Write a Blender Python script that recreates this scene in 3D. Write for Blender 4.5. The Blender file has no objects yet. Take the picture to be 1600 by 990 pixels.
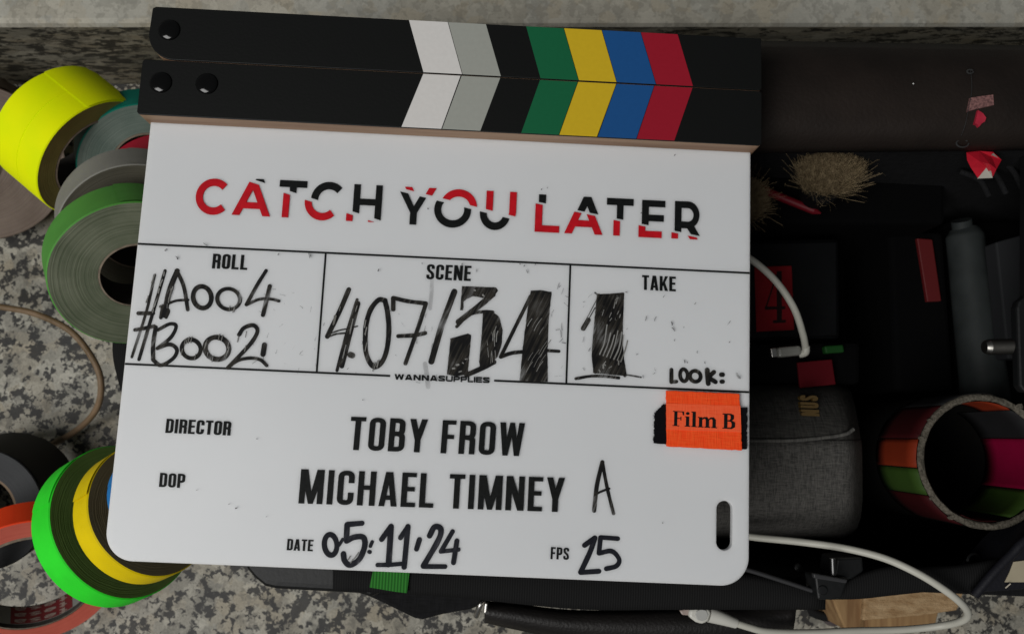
import bpy, bmesh, math, random
from mathutils import Vector, Matrix, noise
from mathutils.geometry import tessellate_polygon
random.seed(7)
S = bpy.context.scene
COL = S.collection

# ------------------------------------------------------------------ camera, world, light, exposure
W = 0.28                     # width of the white board, metres
ZB = 0.210                   # height of the board's face above the floor
BX, BY = 0.5, 0.35           # board fractions that sit at the world origin
F = 1300.0                   # focal length in photo pixels (photo 1600 x 990)
R = ((0.9988, -0.0437, -0.0237), (0.0465, 0.9894, 0.1376), (0.0174, -0.1386, 0.9902))
CAMB = (0.5888, 0.4835, -1.3352)
CAM = Vector(((CAMB[0]-BX)*W, -(CAMB[1]-BY)*W, ZB - CAMB[2]*W))
AX = Vector((R[0][0], -R[0][1], -R[0][2])).normalized()      # image right
AD = Vector((R[1][0], -R[1][1], -R[1][2]))                   # image down
AF = AX.cross(AD).normalized()                               # view direction
AD = AF.cross(AX).normalized()
cd = bpy.data.cameras.new('camera')
cam = bpy.data.objects.new('camera', cd); COL.objects.link(cam)
M = Matrix((AX, -AD, -AF)).transposed().to_4x4(); M.translation = CAM
cam.matrix_world = M
cd.sensor_width = 36; cd.lens = 36*F/1600; cd.clip_start = 0.01; cd.clip_end = 100
cd.dof.use_dof = True; cd.dof.focus_distance = 0.365; cd.dof.aperture_fstop = 15
S.camera = cam

wd = bpy.data.worlds.new('World'); S.world = wd; wd.use_nodes = True
bg = wd.node_tree.nodes['Background']
bg.inputs['Color'].default_value = (0.92, 0.97, 1.0, 1); bg.inputs['Strength'].default_value = 0.055

ld = bpy.data.lights.new('ceiling_lamp', 'AREA'); ld.shape = 'RECTANGLE'; ld.size = 1.5; ld.size_y = 1.1
ld.energy = 36; ld.color = (1.0, 0.99, 0.965)
lo = bpy.data.objects.new('ceiling_lamp', ld); COL.objects.link(lo)
lo.location = (-0.95, -0.75, 1.95)
lo.rotation_euler = (Vector((0.0, 0.0, ZB)) - lo.location).to_track_quat('-Z', 'Y').to_euler()
S.view_settings.view_transform = 'Standard'; S.view_settings.look = 'None'
S.view_settings.exposure = 0; S.view_settings.gamma = 1
S.render.engine = 'CYCLES'

def at(px, py, z):
    """point at height z that the photo shows at pixel (px, py)"""
    d = AF*F + AX*(px-800) + AD*(py-495)
    return CAM + d*((z-CAM.z)/d.z)
def bd(x, y, z=0.0):
    """board fraction -> world"""
    return Vector(((x-BX)*W, -(y-BY)*W, ZB+z))
def ppx(px, py): 
    p = at(px, py, ZB); return (p.x, p.y)

# ------------------------------------------------------------------ materials
MATS = {}
def mat(name, col, rough=0.6, spec=0.5, var=0.0, scale=60, bump=0.0, bscale=None, metal=0, sss=0, sheen=0, coat=0, col2=None, stretch=(1,1,1), detail=4, trans=0):
    if name in MATS: return MATS[name]
    m = bpy.data.materials.new(name); m.use_nodes = True; MATS[name] = m
    n = m.node_tree.nodes; l = m.node_tree.links; b = n['Principled BSDF']
    b.inputs['Base Color'].default_value = (*col, 1); b.inputs['Roughness'].default_value = rough
    b.inputs['Specular IOR Level'].default_value = spec; b.inputs['Metallic'].default_value = metal
    if sss:
        b.inputs['Subsurface Weight'].default_value = sss; b.inputs['Subsurface Radius'].default_value = (1, 1, 1); b.inputs['Subsurface Scale'].default_value = 0.0045
    if sheen: b.inputs['Sheen Weight'].default_value = sheen
    if coat: b.inputs['Coat Weight'].default_value = coat
    if trans: b.inputs['Transmission Weight'].default_value = trans
    tc = n.new('ShaderNodeTexCoord'); mp = n.new('ShaderNodeMapping'); mp.inputs['Scale'].default_value = stretch
    l.new(tc.outputs['Object'], mp.inputs['Vector'])
    if var or col2:
        nz = n.new('ShaderNodeTexNoise'); nz.inputs['Scale'].default_value = scale; nz.inputs['Detail'].default_value = detail
        l.new(mp.outputs[0], nz.inputs['Vector'])
        rp = n.new('ShaderNodeValToRGB'); rp.color_ramp.elements[0].position = 0.33; rp.color_ramp.elements[1].position = 0.67
        c2 = col2 or tuple(min(1, c*(1+var)) for c in col); c1 = col if col2 else tuple(c*(1-var) for c in col)
        rp.color_ramp.elements[0].color = (*c1, 1); rp.color_ramp.elements[1].color = (*c2, 1)
        l.new(nz.outputs['Fac'], rp.inputs['Fac']); l.new(rp.outputs['Color'], b.inputs['Base Color'])
    if bump:
        nb = n.new('ShaderNodeTexNoise'); nb.inputs['Scale'].default_value = bscale or scale*4; nb.inputs['Detail'].default_value = 3
        l.new(mp.outputs[0], nb.inputs['Vector'])
        bp = n.new('ShaderNodeBump'); bp.inputs['Strength'].default_value = bump; bp.inputs['Distance'].default_value = 0.001
        l.new(nb.outputs['Fac'], bp.inputs['Height']); l.new(bp.outputs['Normal'], b.inputs['Normal'])
    return m

def granite(name, light, dark, amount=1.0, contrast=1.0, stretch=(1,1,1), rough=0.45, size=1.0):
    """speckled granite: pale feldspar grains, grey quartz, clusters of small black mica, fine grit"""
    m = bpy.data.materials.new(name); m.use_nodes = True
    n = m.node_tree.nodes; l = m.node_tree.links; b = n['Principled BSDF']
    b.inputs['Roughness'].default_value = rough; b.inputs['Specular IOR Level'].default_value = 0.12
    tc = n.new('ShaderNodeTexCoord'); mp = n.new('ShaderNodeMapping'); mp.inputs['Scale'].default_value = tuple(q/size for q in stretch)
    l.new(tc.outputs['Object'], mp.inputs['Vector'])
    dn = n.new('ShaderNodeTexNoise'); dn.inputs['Scale'].default_value = 260; dn.inputs['Detail'].default_value = 4
    l.new(mp.outputs[0], dn.inputs['Vector'])
    mx = n.new('ShaderNodeVectorMath'); mx.operation = 'MULTIPLY_ADD'
    l.new(dn.outputs['Color'], mx.inputs[0]); mx.inputs[1].default_value = (0.007, 0.007, 0.007); l.new(mp.outputs[0], mx.inputs[2])
    def vor(scale, chan):
        v = n.new('ShaderNodeTexVoronoi'); v.inputs['Scale'].default_value = scale; l.new(mx.outputs[0], v.inputs['Vector'])
        s = n.new('ShaderNodeSeparateColor'); l.new(v.outputs['Color'], s.inputs[0]); return s.outputs[chan], v.outputs['Distance']
    def nse(scale, det, rgh=0.6):
        q = n.new('ShaderNodeTexNoise'); q.inputs['Scale'].default_value = scale; q.inputs['Detail'].default_value = det; q.inputs['Roughness'].default_value = rgh
        l.new(mx.outputs[0], q.inputs['Vector']); return q.outputs['Fac']
    def ramp(src, stops, const=False):
        r = n.new('ShaderNodeValToRGB'); cr = r.color_ramp; cr.interpolation = 'CONSTANT' if const else 'LINEAR'
        cr.elements[0].position = stops[0][0]; cr.elements[0].color = (*stops[0][1], 1)
        cr.elements[1].position = stops[1][0]; cr.elements[1].color = (*stops[1][1], 1)
        for p, c in stops[2:]:
            e = cr.elements.new(p); e.color = (*c, 1)
        l.new(src, r.inputs['Fac']); return r.outputs['Color']
    def mix(a, b2, fac, mode='MIX'):
        q = n.new('ShaderNodeMix'); q.data_type = 'RGBA'; q.blend_type = mode
        for src, k in ((fac, 0), (a, 6), (b2, 7)):
            if isinstance(src, (int, float)): q.inputs[k].default_value = src
            elif isinstance(src, tuple): q.inputs[k].default_value = (*src, 1)
            else: l.new(src, q.inputs[k])
        return q.outputs[2]
    L = light; k = contrast
    g = lambda f, w=0: (max(0, L[0]*(1+(f-1)*k)), max(0, L[1]*(1+(f-1)*k)*(1-w*.06)), max(0, L[2]*(1+(f-1)*k)*(1-w*.14)))
    grains = ramp(vor(120, 0)[0], [(0, g(1.0)), (0.22, g(1.22)), (0.42, g(0.80)), (0.60, g(1.05, 1)), (0.78, g(0.60)), (0.90, g(1.5))], True)
    big = ramp(vor(50, 1)[0], [(0, g(1.18, 1)), (0.5, g(0.92)), (0.75, g(1.25))], True)
    col = mix(grains, big, 0.42)
    grit = ramp(nse(900, 3), [(0.30, (0.62, 0.62, 0.62)), (0.62, (1.12, 1.12, 1.12))])
    col = mix(col, grit, min(1.0, 0.8*k), 'MULTIPLY')
    grey = ramp(nse(90, 8, 0.68), [(0.0, (0, 0, 0)), (0.55, (0, 0, 0)), (0.59, (1, 1, 1))])
    col = mix(col, tuple(c*0.30+d*0.5 for c, d in zip(L, dark)), mix((0, 0, 0), grey, 0.5*amount))
    # black mica: where a mid-scale noise is high AND a small grain says so
    cl = ramp(nse(105, 9, 0.66), [(0.0, (0, 0, 0)), (0.505, (0, 0, 0)), (0.525, (1, 1, 1))])
    fl = ramp(vor(300, 2)[0], [(0, (1, 1, 1)), (0.74, (0.0, 0.0, 0.0))], True)
    blk = mix(cl, fl, 1.0, 'MULTIPLY')
    fl2 = ramp(vor(330, 0)[0], [(0, (1, 1, 1)), (0.075, (0, 0, 0))], True)
    blk = mix(blk, fl2, 1.0, 'LIGHTEN')
    col = mix(col, dark, mix((0, 0, 0), blk, amount))
    # broad dirt
    dirt = ramp(nse(9, 5), [(0.3, (0.80, 0.78, 0.74)), (0.65, (1.06, 1.06, 1.06))])
    col = mix(col, dirt, 0.8, 'MULTIPLY')
    l.new(col, b.inputs['Base Color'])
    bp = n.new('ShaderNodeBump'); bp.inputs['Strength'].default_value = 0.15; bp.inputs['Distance'].default_value = 0.0006
    l.new(nse(500, 4), bp.inputs['Height']); l.new(bp.outputs['Normal'], b.inputs['Normal'])
    return m

def ring_mat(name, c1, c2, rough=0.7, freq=1400):
    """side face of a wound roll: concentric layer edges"""
    if name in MATS: return MATS[name]
    m = bpy.data.materials.new(name); m.use_nodes = True; MATS[name] = m
    n = m.node_tree.nodes; l = m.node_tree.links; b = n['Principled BSDF']; b.inputs['Roughness'].default_value = rough
    tc = n.new('ShaderNodeTexCoord'); sp = n.new('ShaderNodeSeparateXYZ'); l.new(tc.outputs['Object'], sp.inputs[0])
    cb = n.new('ShaderNodeCombineXYZ'); l.new(sp.outputs[0], cb.inputs[0]); l.new(sp.outputs[1], cb.inputs[1])
    ln = n.new('ShaderNodeVectorMath'); ln.operation = 'LENGTH'; l.new(cb.outputs[0], ln.inputs[0])
    nz0 = n.new('ShaderNodeTexNoise'); nz0.inputs['Scale'].default_value = 60; nz0.inputs['Detail'].default_value = 3; l.new(tc.outputs['Object'], nz0.inputs['Vector'])
    ma = n.new('ShaderNodeMath'); ma.operation = 'MULTIPLY_ADD'; l.new(nz0.outputs['Fac'], ma.inputs[0]); ma.inputs[1].default_value = 0.0016; l.new(ln.outputs['Value'], ma.inputs[2])
    nz = n.new('ShaderNodeTexNoise'); nz.noise_dimensions = '1D'; nz.inputs['Scale'].default_value = freq; nz.inputs['Detail'].default_value = 3
    l.new(ma.outputs[0], nz.inputs['W'])
    rp = n.new('ShaderNodeValToRGB'); rp.color_ramp.elements[0].position = 0.3; rp.color_ramp.elements[1].position = 0.72
    rp.color_ramp.elements[0].color = (*c1, 1); rp.color_ramp.elements[1].color = (*c2, 1)
    mxx = n.new('ShaderNodeMath'); mxx.operation = 'MULTIPLY_ADD'; l.new(nz0.outputs['Fac'], mxx.inputs[0]); mxx.inputs[1].default_value = 0.7
    hf = n.new('ShaderNodeMath'); hf.operation = 'MULTIPLY_ADD'; l.new(nz.outputs['Fac'], hf.inputs[0]); hf.inputs[1].default_value = 0.55; hf.inputs[2].default_value = -0.12
    l.new(hf.outputs[0], mxx.inputs[2]); l.new(mxx.outputs[0], rp.inputs['Fac'])
    l.new(rp.outputs['Color'], b.inputs['Base Color'])
    bp = n.new('ShaderNodeBump'); bp.inputs['Strength'].default_value = 0.35; bp.inputs['Distance'].default_value = 0.0006
    l.new(nz.outputs['Fac'], bp.inputs['Height']); l.new(bp.outputs['Normal'], b.inputs['Normal'])
    return m

def ink_mat(name, lo, hi, angle=0.35, scale=500, stretch=8, base=(0.006, 0.006, 0.0065), thin=(0.045, 0.040, 0.032), amax=0.97, amin=0.25):
    """board-marker ink: streaks where the film is thin"""
    m = bpy.data.materials.new(name); m.use_nodes = True; MATS[name] = m
    n = m.node_tree.nodes; l = m.node_tree.links; b = n['Principled BSDF']; b.inputs['Roughness'].default_value = 0.6; b.inputs['Specular IOR Level'].default_value = 0.12
    tc = n.new('ShaderNodeTexCoord'); mp = n.new('ShaderNodeMapping'); mp.vector_type = 'TEXTURE'; mp.inputs['Rotation'].default_value = (0, 0, -angle); mp.inputs['Scale'].default_value = (1, stretch, 1)
    l.new(tc.outputs['Object'], mp.inputs['Vector'])
    nz = n.new('ShaderNodeTexNoise'); nz.inputs['Scale'].default_value = scale; nz.inputs['Detail'].default_value = 4; nz.inputs['Distortion'].default_value = 0.4
    l.new(mp.outputs[0], nz.inputs['Vector'])
    nz2 = n.new('ShaderNodeTexNoise'); nz2.inputs['Scale'].default_value = 90; nz2.inputs['Detail'].default_value = 3; l.new(tc.outputs['Object'], nz2.inputs['Vector'])
    ad = n.new('ShaderNodeMath'); ad.operation = 'MULTIPLY_ADD'; l.new(nz2.outputs['Fac'], ad.inputs[0]); ad.inputs[1].default_value = 0.8; l.new(nz.outputs['Fac'], ad.inputs[2])
    mr = n.new('ShaderNodeMapRange'); mr.inputs['From Min'].default_value = lo; mr.inputs['From Max'].default_value = hi
    l.new(ad.outputs[0], mr.inputs['Value'])
    mc = n.new('ShaderNodeMix'); mc.data_type = 'RGBA'; l.new(mr.outputs[0], mc.inputs[0]); mc.inputs[6].default_value = (*base, 1); mc.inputs[7].default_value = (*thin, 1)
    l.new(mc.outputs[2], b.inputs['Base Color'])
    mr2 = n.new('ShaderNodeMapRange'); mr2.inputs['From Min'].default_value = (lo+hi)/2; mr2.inputs['From Max'].default_value = hi*1.12
    mr2.inputs['To Min'].default_value = amax; mr2.inputs['To Max'].default_value = amin; l.new(ad.outputs[0], mr2.inputs['Value'])
    l.new(mr2.outputs[0], b.inputs['Alpha'])
    return m

def weave_mat(name, c1, c2, scale=900, bump=0.5, rough=0.9):
    if name in MATS: return MATS[name]
    m = bpy.data.materials.new(name); m.use_nodes = True; MATS[name] = m
    n = m.node_tree.nodes; l = m.node_tree.links; b = n['Principled BSDF']; b.inputs['Roughness'].default_value = rough; b.inputs['Specular IOR Level'].default_value = 0.2
    tc = n.new('ShaderNodeTexCoord'); outs = []
    for st in ((1, 0.12, 0.12), (0.12, 1, 1)):
        mp = n.new('ShaderNodeMapping'); mp.inputs['Scale'].default_value = st; l.new(tc.outputs['Object'], mp.inputs['Vector'])
        nz = n.new('ShaderNodeTexNoise'); nz.inputs['Scale'].default_value = scale; nz.inputs['Detail'].default_value = 2; l.new(mp.outputs[0], nz.inputs['Vector']); outs.append(nz.outputs['Fac'])
    ad = n.new('ShaderNodeMath'); ad.operation = 'ADD'; l.new(outs[0], ad.inputs[0]); l.new(outs[1], ad.inputs[1])
    mr = n.new('ShaderNodeMapRange'); mr.inputs['From Min'].default_value = 0.72; mr.inputs['From Max'].default_value = 1.28; l.new(ad.outputs[0], mr.inputs['Value'])
    mc = n.new('ShaderNodeMix'); mc.data_type = 'RGBA'; l.new(mr.outputs[0], mc.inputs[0]); mc.inputs[6].default_value = (*c1, 1); mc.inputs[7].default_value = (*c2, 1)
    l.new(mc.outputs[2], b.inputs['Base Color'])
    bp = n.new('ShaderNodeBump'); bp.inputs['Strength'].default_value = bump; bp.inputs['Distance'].default_value = 0.0005
    l.new(ad.outputs[0], bp.inputs['Height']); l.new(bp.outputs['Normal'], b.inputs['Normal'])
    return m

def rib_mat(name, c1, c2, freq=5200, axis=0):
    """ribbed webbing"""
    m = bpy.data.materials.new(name); m.use_nodes = True; MATS[name] = m
    n = m.node_tree.nodes; l = m.node_tree.links; b = n['Principled BSDF']; b.inputs['Roughness'].default_value = 0.85; b.inputs['Specular IOR Level'].default_value = 0.2
    tc = n.new('ShaderNodeTexCoord'); sp = n.new('ShaderNodeSeparateXYZ'); l.new(tc.outputs['Object'], sp.inputs[0])
    mu = n.new('ShaderNodeMath'); mu.operation = 'MULTIPLY'; l.new(sp.outputs[axis], mu.inputs[0]); mu.inputs[1].default_value = freq
    sn = n.new('ShaderNodeMath'); sn.operation = 'SINE'; l.new(mu.outputs[0], sn.inputs[0])
    mr = n.new('ShaderNodeMapRange'); mr.inputs['From Min'].default_value = -1; l.new(sn.outputs[0], mr.inputs['Value'])
    mc = n.new('ShaderNodeMix'); mc.data_type = 'RGBA'; l.new(mr.outputs[0], mc.inputs[0]); mc.inputs[6].default_value = (*c1, 1); mc.inputs[7].default_value = (*c2, 1)
    l.new(mc.outputs[2], b.inputs['Base Color'])
    bp = n.new('ShaderNodeBump'); bp.inputs['Strength'].default_value = 0.25; bp.inputs['Distance'].default_value = 0.0004
    l.new(sn.outputs[0], bp.inputs['Height']); l.new(bp.outputs['Normal'], b.inputs['Normal'])
    return m

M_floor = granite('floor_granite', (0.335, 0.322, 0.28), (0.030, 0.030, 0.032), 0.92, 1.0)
M_riser = granite('riser_granite', (0.235, 0.22, 0.175), (0.022, 0.021, 0.018), 0.85, 0.9, (0.5, 1, 1.5), 0.6)  # same granite as the floor, with the riser's shade put into a darker colour
M_ledge = granite('ledge_granite', (0.44, 0.43, 0.38), (0.14, 0.135, 0.115), 0.28, 0.34, rough=0.6)  # same granite, bright light on the top put into a paler, fainter-specked colour
M_acryl = mat('white_acrylic', (0.735, 0.748, 0.765), 0.38, 0.35, sss=0.9, var=0.02, scale=9)
M_stick = mat('black_laminate', (0.0055, 0.006, 0.0058), 0.5, 0.2, bump=0.06, bscale=900)
M_wood = mat('walnut_edge', (0.23, 0.135, 0.085), 0.6, 0.25, col2=(0.38, 0.25, 0.165), scale=160, stretch=(0.06, 1, 1), bump=0.15)
M_bolt = mat('gloss_black', (0.003, 0.003, 0.003), 0.12, 0.45)
M_print = mat('print_black', (0.006, 0.007, 0.007), 0.6, 0.12, var=0.4, scale=700)
M_red = mat('print_red', (0.52, 0.007, 0.015), 0.55, 0.12, var=0.12, scale=300)
M_ink = ink_mat('marker_ink', 0.80, 1.08)
M_ink2 = ink_mat('marker_ink_brush', 0.80, 1.06, angle=0.42, scale=800, stretch=14)
M_ink3 = ink_mat('marker_ink_blue', 0.95, 1.25, base=(0.008, 0.009, 0.014), thin=(0.05, 0.05, 0.06))
M_faint = ink_mat('faint_ink', 0.55, 0.95, scale=900, stretch=2, base=(0.05, 0.05, 0.05), thin=(0.3, 0.3, 0.29), amax=0.6, amin=0.05)

# ------------------------------------------------------------------ mesh helpers
def link(name, me, m, parent=None, smooth=False):
    o = bpy.data.objects.new(name, me); COL.objects.link(o)
    for mm in (m if isinstance(m, (list, tuple)) else [m]): me.materials.append(mm)
    if smooth:
        for p in me.polygons: p.use_smooth = True
    if parent is not None: o.parent = parent
    return o
def rootpos(parent):
    while parent is not None:
        if parent.parent is None: return parent.matrix_world.translation.copy() if False else Vector(parent.location)
        parent = parent.parent
    return Vector((0, 0, 0))
def raw(name, vs, fs, m, parent=None, smooth=False, mi=None, sharp=None):
    off = rootpos(parent); me = bpy.data.meshes.new(name)
    me.from_pydata([tuple(Vector(v)-off) for v in vs], [], fs); me.update()
    if mi:
        for p, k in zip(me.polygons, mi): p.material_index = k
    o = link(name, me, m, parent, smooth)
    if smooth and sharp: 
        me.set_sharp_from_angle(angle=math.radians(sharp))
    return o
def thing(name, label, cat, loc, group=None):
    o = bpy.data.objects.new(name, None); COL.objects.link(o); o.location = loc; o.empty_display_size = 0.01
    return tag(o, label, cat, group)
def tag(o, label, cat, group=None):
    o['label'] = label; o['category'] = cat
    if group: o['group'] = group
    return o
def structure(o): o['kind'] = 'structure'; return o
def bevel(o, w, seg=2, ang=40):
    b = o.modifiers.new('bevel', 'BEVEL'); b.width = w; b.segments = seg; b.limit_method = 'ANGLE'; b.angle_limit = math.radians(ang)
    return o
def prism_geo(poly, z0, z1, base=0):
    n = len(poly)
    vs = [(p[0], p[1], z0) for p in poly] + [(p[0], p[1], z1) for p in poly]
    fs = [tuple(range(n, 2*n)), tuple(reversed(range(n)))] + [(i, (i+1) % n, n+(i+1) % n, n+i) for i in range(n)]
    return vs, [tuple(i+base for i in f) for f in fs]
def ccw(poly):
    a = sum(poly[i][0]*poly[(i+1) % len(poly)][1]-poly[(i+1) % len(poly)][0]*poly[i][1] for i in range(len(poly)))
    return list(poly) if a > 0 else list(reversed(poly))
def prism(name, poly, z0, z1, m, parent=None, bev=0, smooth=False, seg=2):
    vs, fs = prism_geo(ccw([tuple(p)[:2] for p in poly]), z0, z1)
    o = raw(name, vs, fs, m, parent, smooth)
    if bev: bevel(o, bev, seg)
    return o
def slab(name, pxs, ztop, thick, m, parent=None, bev=0.001, seg=2):
    """flat panel measured from the photo at height ztop"""
    return prism(name, [at(x, y, ztop)[:2] for x, y in pxs], ztop-thick, ztop, m, parent, bev, seg=seg)
def catmull(pts, n=8):
    P = [Vector(p) for p in pts]; out = []
    for i in range(len(P)-1):
        a = P[i-1] if i > 0 else P[0]*2-P[1]; b = P[i]; c = P[i+1]; d = P[i+2] if i+2 < len(P) else P[-1]*2-P[-2]
        for k in range(n):
            t = k/n
            out.append(0.5*((2*b)+(c-a)*t+(2*a-5*b+4*c-d)*t*t+(3*b-a-3*c+d)*t**3))
    out.append(P[-1]); return out
def tube(name, pts, r, m, parent=None, seg=10, n=8, cap=True, rf=None):
    P = catmull(pts, n) if n else [Vector(p) for p in pts]
    vs, fs = [], []; up = Vector((0.13, 0.2, 1)).normalized()
    for i, p in enumerate(P):
        t = (P[min(i+1, len(P)-1)]-P[max(i-1, 0)]).normalized()
        a = t.cross(up).normalized(); b = a.cross(t).normalized(); up = b
        rr = r if rf is None else rf(i/(len(P)-1))*r
        for k in range(seg):
            an = 2*math.pi*k/seg; vs.append(p+a*math.cos(an)*rr+b*math.sin(an)*rr)
    for i in range(len(P)-1):
        for k in range(seg):
            k2 = (k+1) % seg; fs.append((i*seg+k, i*seg+k2, (i+1)*seg+k2, (i+1)*seg+k))
    if cap: fs += [tuple(reversed(range(seg))), tuple(range((len(P)-1)*seg, len(P)*seg))]
    return raw(name, vs, fs, m, parent, True, sharp=50)
def frame_z(axis):
    a = Vector(axis).normalized(); u = a.cross(Vector((0, 0, 1)))
    if u.length < 1e-3: u = Vector((1, 0, 0))
    u.normalize(); v = a.cross(u); return Matrix((u, v, a)).transposed()
def lathe_geo(prof, seg=64, a0=0, a1=2*math.pi):
    full = abs(a1-a0-2*math.pi) < 1e-6; cnt = seg if full else seg+1
    vs, fs = [], []
    for i in range(cnt):
        a = a0+(a1-a0)*i/seg
        for r, z in prof: vs.append((r*math.cos(a), r*math.sin(a), z))
    n = len(prof)
    for i in range(seg):
        j = (i+1) % cnt
        for k in range(n-1): fs.append((i*n+k, j*n+k, j*n+k+1, i*n+k+1))
    return vs, fs
def lathe(name, prof, m, frame, centre, parent=None, seg=64, mis=None, sharp=35, a0=0, a1=2*math.pi):
    vs, fs = lathe_geo(prof, seg, a0, a1)
    vs = [frame @ Vector(v)+centre for v in vs]
    n = len(prof)-1
    return raw(name, vs, fs, m, parent, True, mi=[mis[i % n] for i in range(len(fs))] if mis else None, sharp=sharp)

# ------------------------------------------------------------------ the setting
HS = 0.09                       # height of the granite step
EA, EB = at(0, 38, HS), at(1600, 37.5, HS)
ED = (EB-EA); ED.z = 0; ED.normalize(); EN = Vector((-ED.y, ED.x, 0)); EM = (EA+EB)/2
def stp(u, v, z): p = EM+ED*u+EN*v; return (p.x, p.y, z)
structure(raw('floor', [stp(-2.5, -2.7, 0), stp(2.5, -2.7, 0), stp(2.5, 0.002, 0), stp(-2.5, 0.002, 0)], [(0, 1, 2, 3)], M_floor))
def step():
    e = 0.004
    vs, fs, mi = [], [], []
    prof = [(0, 0.0), (0, HS-e), (0.0012, HS-0.0012), (e, HS), (2.2, HS)]
    n = len(prof)
    for u in (-2.5, 2.5):
        for v, z in prof: vs.append(stp(u, v, z))
    for k in range(n-1):
        fs.append((k, n+k, n+k+1, k+1)); mi.append(0 if k == 0 else 1)
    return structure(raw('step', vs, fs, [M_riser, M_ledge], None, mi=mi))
step()

# ------------------------------------------------------------------ lettering
def ribbon(pts, w, closed=False):
    """list of convex quads along a polyline, mitred"""
    P = [Vector((p[0], p[1])) for p in pts]; n = len(P); L, Rr = [], []
    for i in range(n):
        if closed: a, b, c = P[i-1], P[i], P[(i+1) % n]
        else: a, b, c = P[max(i-1, 0)], P[i], P[min(i+1, n-1)]
        d1 = (b-a) if (b-a).length > 1e-9 else (c-b); d2 = (c-b) if (c-b).length > 1e-9 else (b-a)
        d1 = d1.normalized(); d2 = d2.normalized()
        n1 = Vector((-d1.y, d1.x)); n2 = Vector((-d2.y, d2.x)); m = n1+n2
        m = n1 if m.length < 1e-6 else m.normalized()
        k = 1/max(0.45, m.dot(n1)); ww = w[i] if isinstance(w, (list, tuple)) else w
        L.append(b+m*k*ww/2); Rr.append(b-m*k*ww/2)
    q = []
    for i in range(n if closed else n-1):
        j = (i+1) % n; q.append([tuple(Rr[i]), tuple(Rr[j]), tuple(L[j]), tuple(L[i])])
    return q
def rp(pts, r, closed=False, k=5):
    P = [Vector(p) for p in pts]; n = len(P); out = []
    for i in range(n):
        if not closed and i in (0, n-1): out.append(tuple(P[i])); continue
        a, b, c = P[i-1], P[i], P[(i+1) % n]
        d = min(r, (a-b).length*0.49, (c-b).length*0.49)
        p0 = b+(a-b).normalized()*d; p1 = b+(c-b).normalized()*d
        for t in range(k+1):
            t /= k; out.append(tuple(p0*(1-t)**2+b*2*t*(1-t)+p1*t*t))
    return out
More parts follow.
